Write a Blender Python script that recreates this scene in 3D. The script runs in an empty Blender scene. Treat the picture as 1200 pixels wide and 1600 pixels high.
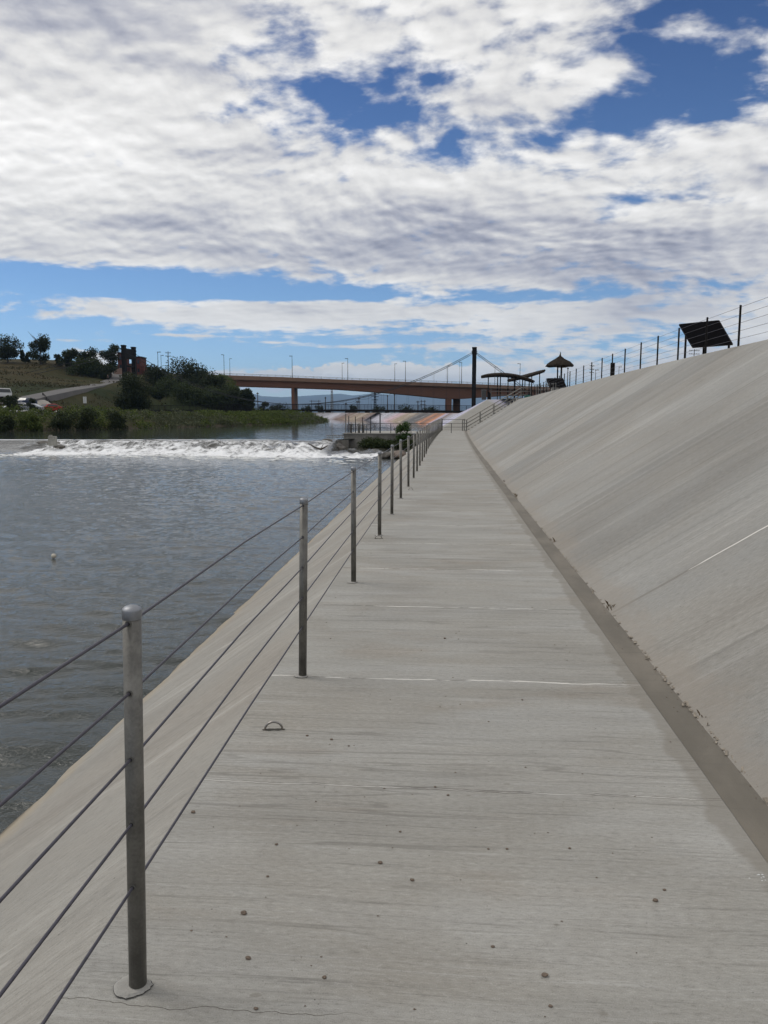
import bpy, bmesh, math, random
import numpy as np
from mathutils import Vector, Matrix, noise as mn
random.seed(7); np.random.seed(7)
PI = math.pi
sc = bpy.context.scene
COL = sc.collection

# ------------------------------------------------------------------ camera frame
FPX = 1200.0; HC = 1.57
PITCH = math.atan(156/1200); PSI = math.atan(97/1200*math.cos(PITCH))
FW = (-math.sin(PSI), math.cos(PSI)); RT = (math.cos(PSI), math.sin(PSI))
def ray(px, py):
    a = (px-600)/FPX; b = (800-py)/FPX
    fw = math.cos(PITCH)+b*math.sin(PITCH); up = -math.sin(PITCH)+b*math.cos(PITCH)
    return (FW[0]*fw+RT[0]*a, FW[1]*fw+RT[1]*a, up)
def atz(px, py, z):
    d = ray(px, py); t = (z-HC)/d[2]; return Vector((d[0]*t, d[1]*t, z))
def atD(px, py, D):
    d = ray(px, py); t = D/(math.cos(PITCH)+(800-py)/FPX*math.sin(PITCH))
    return Vector((d[0]*t, d[1]*t, HC+d[2]*t))
def cam_RF(x, y): return (x*RT[0]+y*RT[1], x*FW[0]+y*FW[1])

# ------------------------------------------------------------------ helpers
class MB:
    def __init__(s): s.v = []; s.f = []; s.uv = None; s.mi = []
    def add(s, vs, fs, mi=0):
        b = len(s.v); s.v += [tuple(v) for v in vs]
        for f in fs: s.f.append(tuple(b+i for i in f)); s.mi.append(mi)
    def box(s, c, d, rz=0, mi=0, rx=0, ry=0):
        M = Matrix.Rotation(rz, 3, 'Z') @ Matrix.Rotation(ry, 3, 'Y') @ Matrix.Rotation(rx, 3, 'X')
        vs = [Vector(c)+M@Vector((sx*d[0]/2, sy*d[1]/2, sz*d[2]/2)) for sx in (-1,1) for sy in (-1,1) for sz in (-1,1)]
        s.add(vs, [(0,1,3,2),(4,6,7,5),(0,4,5,1),(2,3,7,6),(0,2,6,4),(1,5,7,3)], mi)
    def cyl(s, a, b, r, r2=None, n=10, caps=True, mi=0):
        a = Vector(a); b = Vector(b); r2 = r if r2 is None else r2
        d = (b-a).normalized(); u = d.orthogonal().normalized(); w = d.cross(u)
        vs = []
        for p, rr in ((a, r), (b, r2)):
            for k in range(n):
                t = 2*PI*k/n; vs.append(p+(u*math.cos(t)+w*math.sin(t))*rr)
        fs = [(k, (k+1)%n, n+(k+1)%n, n+k) for k in range(n)]
        if caps: fs += [tuple(range(n-1, -1, -1)), tuple(range(n, 2*n))]
        s.add(vs, fs, mi)
    def tube(s, pts, r, n=8, mi=0):
        pts = [Vector(p) for p in pts]; N = len(pts)
        vs = []; u = None
        for i, p in enumerate(pts):
            d = (pts[min(i+1, N-1)]-pts[max(i-1, 0)]).normalized()
            if u is None: u = d.orthogonal().normalized()
            else: u = (u-d*u.dot(d)).normalized()
            w = d.cross(u); rr = r[i] if isinstance(r, (list, tuple)) else r
            for k in range(n):
                t = 2*PI*k/n; vs.append(p+(u*math.cos(t)+w*math.sin(t))*rr)
        fs = [(i*n+k, i*n+(k+1)%n, (i+1)*n+(k+1)%n, (i+1)*n+k) for i in range(N-1) for k in range(n)]
        fs += [tuple(range(n-1, -1, -1)), tuple((N-1)*n+k for k in range(n))]
        s.add(vs, fs, mi)
    def prism(s, poly, axis_from, axis_to, mi=0):
        # poly: list of 3D points of one face; extruded by (to-from)
        d = Vector(axis_to)-Vector(axis_from); n = len(poly)
        vs = [Vector(p) for p in poly]+[Vector(p)+d for p in poly]
        s.add(vs, [tuple(range(n-1,-1,-1)), tuple(range(n, 2*n))]+[(k, (k+1)%n, n+(k+1)%n, n+k) for k in range(n)], mi)
    def grid(s, P, uv=None, mi=0):
        R = len(P); C = len(P[0]); b = len(s.v)
        for row in P: s.v += [tuple(p) for p in row]
        for i in range(R-1):
            for j in range(C-1):
                s.f.append((b+i*C+j, b+i*C+j+1, b+(i+1)*C+j+1, b+(i+1)*C+j)); s.mi.append(mi)
    def build(s, name, mats, parent=None, smooth=False, uvs=None):
        me = bpy.data.meshes.new(name); me.from_pydata(s.v, [], s.f)
        if not isinstance(mats, (list, tuple)): mats = [mats]
        for m in mats: me.materials.append(m)
        if len(mats) > 1 and len(me.polygons) == len(s.mi): me.polygons.foreach_set('material_index', s.mi)
        if smooth: me.polygons.foreach_set('use_smooth', [True]*len(me.polygons))
        if uvs is not None:
            l = me.uv_layers.new(name='UVMap'); vi = np.zeros(len(me.loops), dtype=np.int32)
            me.loops.foreach_get('vertex_index', vi); A = np.array(uvs, dtype=np.float32)[vi]
            l.data.foreach_set('uv', A.ravel())
        o = bpy.data.objects.new(name, me); COL.objects.link(o)
        if parent: o.parent = parent
        return o
def recalc(o):
    bm = bmesh.new(); bm.from_mesh(o.data); bmesh.ops.recalc_face_normals(bm, faces=bm.faces); bm.to_mesh(o.data); bm.free(); return o
def bevel(o, w, seg=2):
    m = o.modifiers.new('bevel', 'BEVEL'); m.width = w; m.segments = seg; m.limit_method = 'ANGLE'; return o
def tag(o, label=None, cat=None, group=None, kind=None):
    if label: o['label'] = label
    if cat: o['category'] = cat
    if group: o['group'] = group
    if kind: o['kind'] = kind
    return o
def empty(name, loc, label, cat, group=None, rz=0):
    o = bpy.data.objects.new(name, None); COL.objects.link(o); o.location = loc; o.rotation_euler = (0,0,rz)
    o.empty_display_size = .1
    return tag(o, label, cat, group)
def struct(o): o['kind'] = 'structure'; return o
def copy_tree(o, parent=None):
    c = o.copy(); COL.objects.link(c); c.parent = parent
    for ch in list(o.children): copy_tree(ch, c)
    return c
def sm(a, b, x):
    t = np.clip((x-a)/(b-a), 0, 1); return t*t*(3-2*t)

# ------------------------------------------------------------------ node helpers
class NT:
    def __init__(s, nt): s.nt = nt; s.L = nt.links
    def n(s, t, **kw):
        nd = s.nt.nodes.new(t)
        for k, v in kw.items(): setattr(nd, k, v)
        return nd
    def put(s, sock, v):
        if isinstance(v, bpy.types.NodeSocket): s.L.new(v, sock)
        elif v is not None: sock.default_value = v
    def m(s, op, a, b=None, c=None, clamp=False):
        nd = s.n('ShaderNodeMath', operation=op, use_clamp=clamp)
        for i, v in enumerate((a, b, c)):
            if v is not None: s.put(nd.inputs[i], v)
        return nd.outputs[0]
    def vm(s, op, a, b=None):
        nd = s.n('ShaderNodeVectorMath', operation=op); s.put(nd.inputs[0], a)
        if b is not None: s.put(nd.inputs[1], b)
        return nd.outputs['Value'] if op in ('DOT_PRODUCT', 'LENGTH') else nd.outputs[0]
    def noise(s, vec, scale=1, detail=4, rough=.55, dist=0, lac=2, out='Fac'):
        nd = s.n('ShaderNodeTexNoise'); s.put(nd.inputs['Vector'], vec)
        for k, v in (('Scale', scale), ('Detail', detail), ('Roughness', rough), ('Distortion', dist), ('Lacunarity', lac)): nd.inputs[k].default_value = v
        return nd.outputs[out]
    def vor(s, vec, scale=1, feature='F1', out='Distance', rnd=1):
        nd = s.n('ShaderNodeTexVoronoi', feature=feature); s.put(nd.inputs['Vector'], vec); nd.inputs['Scale'].default_value = scale
        nd.inputs['Randomness'].default_value = rnd
        return nd.outputs[out]
    def map(s, vec, scale=(1,1,1), loc=(0,0,0), rot=(0,0,0)):
        nd = s.n('ShaderNodeMapping'); s.put(nd.inputs['Vector'], vec); nd.inputs['Scale'].default_value = scale
        nd.inputs['Location'].default_value = loc; nd.inputs['Rotation'].default_value = rot; return nd.outputs[0]
    def mix(s, f, a, b, blend='MIX'):
        nd = s.n('ShaderNodeMix', data_type='RGBA', blend_type=blend); s.put(nd.inputs[0], f)
        for i, v in ((6, a), (7, b)):
            if isinstance(v, tuple) and len(v) == 3: v = v+(1,)
            s.put(nd.inputs[i], v)
        return nd.outputs[2]
    def ramp(s, f, stops, interp='LINEAR'):
        nd = s.n('ShaderNodeValToRGB'); s.put(nd.inputs[0], f); cr = nd.color_ramp; cr.interpolation = interp
        while len(cr.elements) < len(stops): cr.elements.new(.5)
        for e, (p, c) in zip(cr.elements, stops):
            e.position = p; e.color = (c, c, c, 1) if isinstance(c, (int, float)) else tuple(c)+(1,)
        return nd.outputs[0]
    def ss(s, x, a, b):
        nd = s.n('ShaderNodeMapRange', interpolation_type='SMOOTHSTEP'); s.put(nd.inputs[0], x)
        nd.inputs[1].default_value = a; nd.inputs[2].default_value = b; return nd.outputs[0]
    def sep(s, v):
        nd = s.n('ShaderNodeSeparateXYZ'); s.put(nd.inputs[0], v); return nd.outputs
    def comb(s, x, y, z):
        nd = s.n('ShaderNodeCombineXYZ'); s.put(nd.inputs[0], x); s.put(nd.inputs[1], y); s.put(nd.inputs[2], z); return nd.outputs[0]
    def bump(s, h, strength=.3, dist=.01, nrm=None):
        nd = s.n('ShaderNodeBump'); s.put(nd.inputs['Height'], h); nd.inputs['Strength'].default_value = strength; nd.inputs['Distance'].default_value = dist
        if nrm is not None: s.put(nd.inputs['Normal'], nrm)
        return nd.outputs[0]
def material(name):
    m = bpy.data.materials.new(name); m.use_nodes = True; nt = m.node_tree
    b = nt.nodes['Principled BSDF']; return m, NT(nt), b
def simple(name, col, rough=.7, metal=0, var=.25, scale=3, bump=.0, spec=.4):
    m, N, b = material(name); tc = N.n('ShaderNodeTexCoord').outputs['Object']
    f = N.noise(tc, scale, 6, .6); f2 = N.noise(tc, scale*9, 3, .6)
    k = N.m('ADD', N.m('MULTIPLY', f, .7), N.m('MULTIPLY', f2, .3))
    c1 = tuple(c*(1-var) for c in col); c2 = tuple(min(1, c*(1+var)) for c in col)
    N.put(b.inputs['Base Color'], N.mix(N.ss(k, .3, .7), c1, c2))
    b.inputs['Roughness'].default_value = rough; b.inputs['Metallic'].default_value = metal
    b.inputs['Specular IOR Level'].default_value = spec
    if bump: N.put(b.inputs['Normal'], N.bump(f2, bump, .02))
    return m

# ------------------------------------------------------------------ concrete
def concrete_walk():
    m, N, b = material('walk_concrete')
    uv = N.n('ShaderNodeTexCoord').outputs['Object']; X, Y, Z = N.sep(uv)[0:3]
    big = N.noise(uv, .55, 4, .6, 1.0); mid = N.noise(N.map(uv, (.5, 1.6, 1)), 1.3, 5, .6, .6)
    # broom texture: long streaks across the walk
    wob = N.m('MULTIPLY', N.noise(N.map(uv, (.5, .35, 1)), 1, 2), .10)
    Yw = N.m('ADD', Y, wob)
    sv = N.comb(X, Yw, 0)
    st1 = N.noise(N.map(sv, (.45, 12, 1)), 1, 6, .72); st2 = N.noise(N.map(sv, (1.5, 75, 1)), 1, 3, .65); st3 = N.noise(N.map(sv, (4, 230, 1)), 1, 2, .6)
    grain = N.m('ADD', N.m('MULTIPLY', N.noise(uv, 260, 3, .7), .55), N.m('MULTIPLY', N.noise(N.map(uv, (.5, 1.4, 1)), 60, 3, .7), .45))
    col = N.mix(N.ss(big, .35, .65), (.315, .308, .282), (.285, .270, .238))
    col = N.mix(N.ss(mid, .42, .72), col, (.345, .34, .318))
    tan = N.noise(N.map(uv, (.8, 2.2, 1), (3, 5, 0)), .9, 4, .55)
    col = N.mix(N.m('MULTIPLY', N.ss(tan, .56, .7), .6), col, (.27, .24, .20))
    k = N.m('ADD', N.m('MULTIPLY', st1, .46), N.m('ADD', N.m('MULTIPLY', st2, .32), N.m('MULTIPLY', st3, .22)))
    col = N.mix(N.m('MULTIPLY', N.ss(k, .48, .36), .75), col, (.165, .158, .142))
    col = N.mix(N.m('MULTIPLY', N.ss(k, .52, .63), .5), col, (.42, .415, .395))
    col = N.mix(N.m('MULTIPLY', N.ss(grain, .485, .38), .5), col, (.14, .132, .12))
    col = N.mix(N.m('MULTIPLY', N.ss(grain, .52, .63), .4), col, (.5, .49, .46))
    cl1 = N.m('ABSOLUTE', N.m('SUBTRACT', N.noise(N.map(sv, (.22, 4.5, 1), (3, 1, 0)), 1, 3, .6), .5)); cl2 = N.noise(N.map(sv, (.5, .8, 1), (9, 1, 0)), 1, 3, .6)
    col = N.mix(N.m('MULTIPLY', N.m('MULTIPLY', N.ss(cl1, .011, .003), N.ss(cl2, .44, .58)), .4), col, (.13, .122, .108))
    mot = N.noise(N.map(uv, (.55, 1.5, 1), (1, 7, 0)), 1.1, 5, .65); col = N.mix(1.0, col, N.ramp(mot, [(.3, .84), (.7, 1.06)]), 'MULTIPLY')
    # saw joints every 1.52 m
    yj = N.m('DIVIDE', N.m('SUBTRACT', Y, 4.4), .6); Yj = N.m('ADD', Y, N.m('MULTIPLY', N.m('POWER', 2.718, N.m('MULTIPLY', N.m('MULTIPLY', yj, yj), -1)), .19))
    q = N.m('DIVIDE', N.m('SUBTRACT', Yj, 3.06-.76), 1.52); idx = N.m('FLOOR', q)
    fr = N.m('MULTIPLY', N.m('SUBTRACT', N.m('FRACT', q), .5), 1.52)
    jn = N.noise(N.comb(X, N.m('MULTIPLY', idx, 7.31), 0), 1.1, 5, .62)
    jo = N.m('MULTIPLY', N.m('SUBTRACT', jn, .5), .13)
    d = N.m('ABSOLUTE', N.m('ADD', N.m('SUBTRACT', fr, jo), N.m('MULTIPLY', N.m('SUBTRACT', N.noise(N.comb(X, idx, 2), 30, 2), .5), .012)))
    rnd = N.noise(N.comb(N.m('MULTIPLY', X, 1.4), N.m('MULTIPLY', idx, 3.77), 5), 1.2, 4, .7)
    jw = N.m('ADD', N.m('MULTIPLY', N.m('GREATER_THAN', idx, .5), .55), .45); wide = N.m('MULTIPLY', N.m('MULTIPLY', N.ss(rnd, .36, .7), .008), jw)
    white = N.m('LESS_THAN', d, N.m('ADD', wide, .0014))
    dark = N.m('MULTIPLY', N.m('LESS_THAN', N.m('ABSOLUTE', N.m('SUBTRACT', d, .006)), .003), N.ss(rnd, .62, .42))
    col = N.mix(N.m('MULTIPLY', dark, .8), col, (.08, .07, .06))
    col = N.mix(N.m('MULTIPLY', N.m('MULTIPLY', white, N.ss(rnd, .42, .52)), jw), col, (.62, .60, .56))
    # thin shrinkage crack near the first post
    cr = N.m('ABSOLUTE', N.m('SUBTRACT', N.m('SUBTRACT', Y, 1.80), N.m('MULTIPLY', N.m('SUBTRACT', N.noise(N.comb(X, 3, 3), 2.6, 5, .6), .5), .16)))
    col = N.mix(N.m('MULTIPLY', N.m('LESS_THAN', cr, .0010), N.ss(X, -.15, -.35)), col, (.07, .06, .05))
    # dirt & damp edge next to the gutter
    en = N.m('MULTIPLY', N.m('SUBTRACT', N.noise(N.map(uv, (1, 2.2, 1)), 1, 5, .65), .5), .30)
    cx = N.m('MULTIPLY', N.m('POWER', N.m('MAXIMUM', N.m('DIVIDE', N.m('SUBTRACT', Y, 18), 45), 0), 2), .4)
    ed = N.m('ADD', N.m('SUBTRACT', N.m('SUBTRACT', 1.14, X), N.m('MULTIPLY', cx, -1)), en)
    col = N.mix(N.m('MULTIPLY', N.ss(ed, .10, .06), .55), col, (.19, .172, .143))
    # small splotches
    sp = N.vor(N.map(uv, (1, 1.6, 1)), 3.1); spn = N.noise(uv, 14, 4, .7)
    col = N.mix(N.m('MULTIPLY', N.ss(N.m('ADD', sp, N.m('MULTIPLY', spn, .2)), .155, .125), .55), col, (.17, .155, .13))
    spk = N.vor(uv, 22); col = N.mix(N.m('MULTIPLY', N.ss(spk, .075, .05), N.ss(N.noise(uv, 3, 2), .5, .62)), col, (.06, .05, .045))
    N.put(b.inputs['Base Color'], col); b.inputs['Roughness'].default_value = .82; b.inputs['Specular IOR Level'].default_value = .35
    h = N.m('ADD', N.m('MULTIPLY', st2, .5), N.m('ADD', N.m('MULTIPLY', st3, .4), N.m('ADD', N.m('MULTIPLY', grain, .5), N.m('MULTIPLY', white, .4))))
    N.put(b.inputs['Normal'], N.bump(h, .55, .006)); return m
def concrete_slope(name, base=(.285, .281, .264), warm=(.275, .262, .236), streakdark=(.19, .175, .155), light=(.38, .37, .345), skew=0., tan_edge=None, joints=None, lower=False):
    m, N, b = material(name)
    uv = N.n('ShaderNodeUVMap').outputs[0]; U, V, _ = N.sep(uv)[0:3]   # U along river, V up the slope (m)
    U2 = N.m('ADD', U, N.m('MULTIPLY', V, skew)); U2 = N.m('ADD', U2, N.m('MULTIPLY', N.m('SUBTRACT', N.noise(N.map(uv, (.35, .4, 1)), 1, 2), .5), .10 if not lower else .7)); UJ = N.m('ADD', U, N.m('MULTIPLY', N.m('SUBTRACT', N.noise(N.map(uv, (.5, 1.5, 1)), 1, 4, .6), .5), .05))
    sv = N.comb(U2, V, 0)
    big = N.noise(uv, .35, 4, .6, .5)
    s1 = N.noise(N.map(sv, (1.3, .07, 1)), 1, 5, .65); s2 = N.noise(N.map(sv, (9, .35, 1)), 1, 4, .7); s3 = N.noise(N.map(sv, (60, 2.2, 1)), 1, 3, .7)
    grain = N.m('ADD', N.m('MULTIPLY', N.noise(uv, 170, 3, .7), .5), N.m('MULTIPLY', N.noise(N.map(sv, (1.6, .5, 1)), 34, 3, .7), .5))
    col = N.mix(N.ss(big, .38, .64), base, warm)
    k = N.m('ADD', N.m('MULTIPLY', s1, .55), N.m('ADD', N.m('MULTIPLY', s2, .25), N.m('MULTIPLY', s3, .20)))
    col = N.mix(N.m('MULTIPLY', N.ss(k, .48, .37), .5), col, streakdark)
    col = N.mix(N.m('MULTIPLY', N.ss(k, .52, .61), .6), col, light)
    col = N.mix(N.m('MULTIPLY', N.ss(grain, .485, .38), .5), col, (.14, .135, .122))
    col = N.mix(N.m('MULTIPLY', N.ss(grain, .52, .63), .4), col, (.46, .45, .42))
    hj = 0
    c1_ = N.m('ABSOLUTE', N.m('SUBTRACT', N.noise(N.map(sv, (1.0, .015, 1), (5, 0, 0)), 1, 3, .6), .5)); c2_ = N.noise(N.map(sv, (.9, .25, 1), (2, 3, 0)), 1, 3, .6)
    col = N.mix(N.m('MULTIPLY', N.m('MULTIPLY', N.ss(c1_, .010, .002), N.ss(c2_, .40, .56)), .22), col, (.14, .133, .118))
    mot = N.noise(N.map(uv, (.5, .35, 1), (1, 7, 0)), 1.1, 5, .65); col = N.mix(1.0, col, N.ramp(mot, [(.3, .86), (.7, 1.08)]), 'MULTIPLY')
    if joints:
        # panel edges: thin dark seams with efflorescence in places
        q = N.m('DIVIDE', N.m('SUBTRACT', UJ, joints[0]-joints[1]/2), joints[1]); idx = N.m('FLOOR', q)
        fr = N.m('ABSOLUTE', N.m('MULTIPLY', N.m('SUBTRACT', N.m('FRACT', q), .5), joints[1]))
        g = N.noise(N.comb(N.m('MULTIPLY', idx, 5.17), N.m('MULTIPLY', V, .45), 4), 1.3, 4, .6)
        pn = N.noise(N.comb(N.m('MULTIPLY', idx, 9.7), 0, 8), 1, 0)
        col = N.mix(.5, col, N.mix(1.0, col, N.ramp(pn, [(.35, .72), (.65, 1.22)]), 'MULTIPLY'))
        col = N.mix(N.m('MULTIPLY', N.m('LESS_THAN', fr, .02), .6), col, (.17, .155, .135))
        g = N.m('ADD', g, N.m('MULTIPLY', N.m('COMPARE', idx, 0, .4), N.m('MULTIPLY', N.ss(N.m('ADD', V, N.m('MULTIPLY', N.noise(N.map(uv, (2, 5, 1)), 1, 3), .3)), .75, .95), .40)))
        hj = N.m('MULTIPLY', N.m('LESS_THAN', fr, N.m('ADD', N.m('MULTIPLY', N.ss(g, .5, .8), .011), .001)), N.ss(g, .53, .58))
        col = N.mix(hj, col, (.66, .64, .6))
        # hairline cracks running up the slope
    if not lower:
        # silt line above the gutter
        en = N.m('ADD', V, N.m('MULTIPLY', N.m('SUBTRACT', N.noise(N.map(uv, (1.3, 2, 1)), 1, 5, .7), .5), -.9))
        col = N.mix(N.m('MULTIPLY', N.ss(en, .28, .02), .5), col, (.27, .238, .20))
    else:
        en = N.m('ADD', V, N.m('MULTIPLY', N.m('SUBTRACT', N.noise(N.map(uv, (.6, 2, 1)), 1, 5, .7), .5), -.5))
        col = N.mix(N.m('MULTIPLY', N.ss(en, 1.85, 2.1), .6), col, (.37, .30, .20))   # mineral tan band near the water
        sc_ = N.noise(N.map(sv, (2.2, .5, 1), (7, 1, 0)), 1, 5, .7)
        col = N.mix(N.m('MULTIPLY', N.ss(sc_, .62, .68), .55), col, (.5, .48, .44))
        col = N.mix(N.ss(en, 2.04, 2.14), col, (.07, .06, .045))
    spk = N.vor(uv, 11); col = N.mix(N.m('MULTIPLY', N.ss(spk, .06, .03), N.ss(N.noise(uv, 2.2, 2), .5, .6)), col, (.07, .06, .05))
    N.put(b.inputs['Base Color'], col); b.inputs['Roughness'].default_value = .85; b.inputs['Specular IOR Level'].default_value = .3
    h = N.m('ADD', N.m('MULTIPLY', s2, .8), N.m('ADD', N.m('MULTIPLY', s3, .5), N.m('MULTIPLY', grain, .4)))
    N.put(b.inputs['Normal'], N.bump(h, .5, .008)); return m
M_walk = concrete_walk()
M_slopeU = concrete_slope('slope_concrete', joints=(6.05, 3.04))
M_slopeL = concrete_slope('lower_slope_concrete', base=(.31, .297, .268), warm=(.285, .263, .23), light=(.46, .44, .40), skew=.55, lower=True)
M_conc = simple('plain_concrete', (.27, .26, .235), .85, var=.18, scale=1.2, bump=.3)
M_wallconc = simple('damp_wall_concrete', (.19, .18, .16), .85, var=.35, scale=.9, bump=.3)
def gutter_mat():
    m, N, b = material('gutter_silt'); uv = N.n('ShaderNodeTexCoord').outputs['Object']
    a = N.noise(N.map(uv, (2, .8, 1)), 1.2, 5, .6, .5); g = N.noise(uv, 180, 3, .7); st = N.noise(N.map(uv, (1, 30, 1)), 1, 3)
    col = N.mix(N.ss(a, .35, .68), (.125, .112, .09), (.18, .16, .13))
    col = N.mix(N.m('MULTIPLY', N.ss(st, .45, .3), .4), col, (.11, .1, .08))
    col = N.mix(N.m('MULTIPLY', N.ss(g, .4, .25), .4), col, (.08, .07, .06))
    N.put(b.inputs['Base Color'], col); b.inputs['Roughness'].default_value = .8
    N.put(b.inputs['Normal'], N.bump(g, .4, .004)); return m
M_gutter = gutter_mat()
M_steel = simple('galvanised_pipe', (.16, .155, .142), .5, .6, .3, 14)
M_cap = simple('aluminium_cap', (.27, .28, .30), .5, .85, .1, 20)
M_cable = simple('steel_cable', (.075, .072, .09), .5, .5, .2, 60)
M_grout = simple('white_grout', (.35, .34, .315), .9, var=.12, scale=20, bump=.4)
M_hole = simple('grommet_black', (.015, .015, .015), .6)
M_dark = simple('dark_painted_steel', (.010, .009, .009), .75, 0, .3, 2, spec=.15)
M_darkwood = simple('dark_shingle', (.026, .02, .015), .9, 0, .5, 6, .5, spec=.1)
M_black = simple('panel_underside', (.004, .004, .005), .85, spec=.05)
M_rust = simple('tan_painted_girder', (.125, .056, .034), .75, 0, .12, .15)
M_rust2 = simple('tan_concrete_parapet', (.21, .13, .09), .8, 0, .12, .3)
M_brick = simple('red_brick', (.085, .022, .018), .85, 0, .3, .8)
M_pink = simple('pale_pink_stone', (.30, .2, .16), .85, 0, .2, .8)
M_stone = simple('river_rock', (.07, .062, .052), .55, 0, .5, 2.5, .6)
M_pale = simple('pale_block', (.26, .25, .22), .8, 0, .3, 3, .4)
M_bark = simple('bark', (.045, .034, .025), .9, 0, .4, 4)
M_pebble = simple('pebble_stone', (.15, .115, .088), .8, 0, .4, 60)
M_lampmetal = simple('lamp_metal', (.03, .032, .036), .7, 0, spec=.2)
M_glass = simple('car_glass', (.02, .025, .03), .1, 0, .1, 2)
M_tyre = simple('tyre_rubber', (.015, .015, .015), .8)

# ------------------------------------------------------------------ walkway & levee
def cx(y): return .4*max(0, (y-18)/45)**2
def crz(y): return 2.97-.28*float(sm(18, 62, y))
M = .62
ys = list(np.arange(-12, 30, .25))+list(np.arange(30, 67.01, .5)); ys[-1] = 67.0
def loft(fn, name, mat, tcount):
    P = []; U = []
    for y in ys:
        row = fn(y, tcount); P.append([r[:3] for r in row]); U += [(y, r[3]) for r in row]
    mb = MB(); mb.grid(P); return mb.build(name, mat, smooth=True, uvs=U)
def f_walk(y, n): return [(x+cx(y), y, 0, x) for x in np.linspace(-1.03, 1.14, n)]
def f_gut(y, n): return [(x+cx(y), y, -.012, x) for x in np.linspace(1.152, 1.33, n)]
def f_gin(y, n): return [(1.14+cx(y), y, 0, 0), (1.152+cx(y), y, -.012, .02)]
LS = math.sqrt(1+M*M)
def f_up(y, n):
    zc = crz(y); r = []
    for t in np.linspace(0, 1, n):
        z = -.015+(zc+.015)*t; x = 1.335+z/M
        und = .006*mn.noise(Vector((y*.8, t*3, 0)))
        r.append((x+cx(y), y, z+und*min(1, 8*t), z/M*LS))
    # rounded shoulder
    x0 = r[-1][0]; L = r[-1][3]
    r[-1] = (x0-.10, y, zc-.10*M, L-.1)
    for k, (dx, dz) in enumerate(((.03, -.012), (.16, 0.0), (2.5, .01), (16, .0))): r.append((x0+dx, y, zc+dz, L+dx+.05))
    return r
def f_lo(y, n):
    r = []
    for t in np.linspace(0, 1, n):
        z = -2.3*t; x = -1.03+z/M
        r.append((x+cx(y), y, z, -z*LS/M*1.0))
    return r
w = struct(loft(f_walk, 'walkway', M_walk, 5))
# long seam-free path: use true object coordinates for the pattern
g = struct(loft(f_gut, 'gutter', M_gutter, 3)); g2 = struct(loft(f_gin, 'gutter_edge', M_wallconc, 2))
up = struct(loft(f_up, 'levee_slope', M_slopeU, 14))
lo = struct(loft(f_lo, 'river_slope', M_slopeL, 10))
for o in (w, g, up, lo): recalc(o)
for o in (w, g, up, lo):
    if o.data.polygons[len(o.data.polygons)//2].normal.z < 0: o.data.flip_normals()

# end of the path: levee continues as one slope up from the water
def catmull(pts, k=10):
    out = []; P = [pts[0]]+list(pts)+[pts[-1]]
    for i in range(1, len(P)-2):
        for j in range(k):
            t = j/k; a, b_, c, d = [np.array(P[i+q-1], float) for q in range(4)]
            out.append(tuple(.5*((2*b_)+(-a+c)*t+(2*a-5*b_+4*c-d)*t*t+(-a+3*b_-3*c+d)*t**3)))
    out.append(tuple(pts[-1])); return out
zero = [(-.56, 67.05), (-.6, 74), (-.7, 82), (-1.5, 105), (-3.0, 128), (-6.7, 146), (-16, 176), (-31.8, 211.5), (-80, 292), (-170, 380), (-420, 520)]
zl = catmull(zero, 8)
arc = [0]
for i in range(1, len(zl)): arc.append(arc[-1]+math.dist(zl[i], zl[i-1]))
def norm_at(i):
    a = zl[max(0, i-1)]; b = zl[min(len(zl)-1, i+1)]; d = np.array(b)-np.array(a); d /= np.linalg.norm(d); return np.array([d[1], -d[0]])
def crest2(y): return 2.74*min(1, max(0, (y-67.05)/5)) if y < 73 else 2.74-1.36*float(sm(74, 90, y))
P = []; U = []
for i, p in enumerate(zl):
    nn = norm_at(i) if i > 8 else np.array([1., 0.]); zc = crest2(p[1]); row = []
    for t in np.linspace(0, 1, 9):
        z = -2.3+(zc+2.3)*t; q = np.array(p)+nn*z/M; row.append((q[0], q[1], z)); U.append((arc[i], z*LS/M))
    for dx in (.3, 8, 26): q = np.array(p)+nn*(zc/M+dx); row.append((q[0], q[1], zc-(0 if dx < 20 else .4))); U.append((arc[i], zc*LS/M+dx))
    P.append(row)
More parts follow.
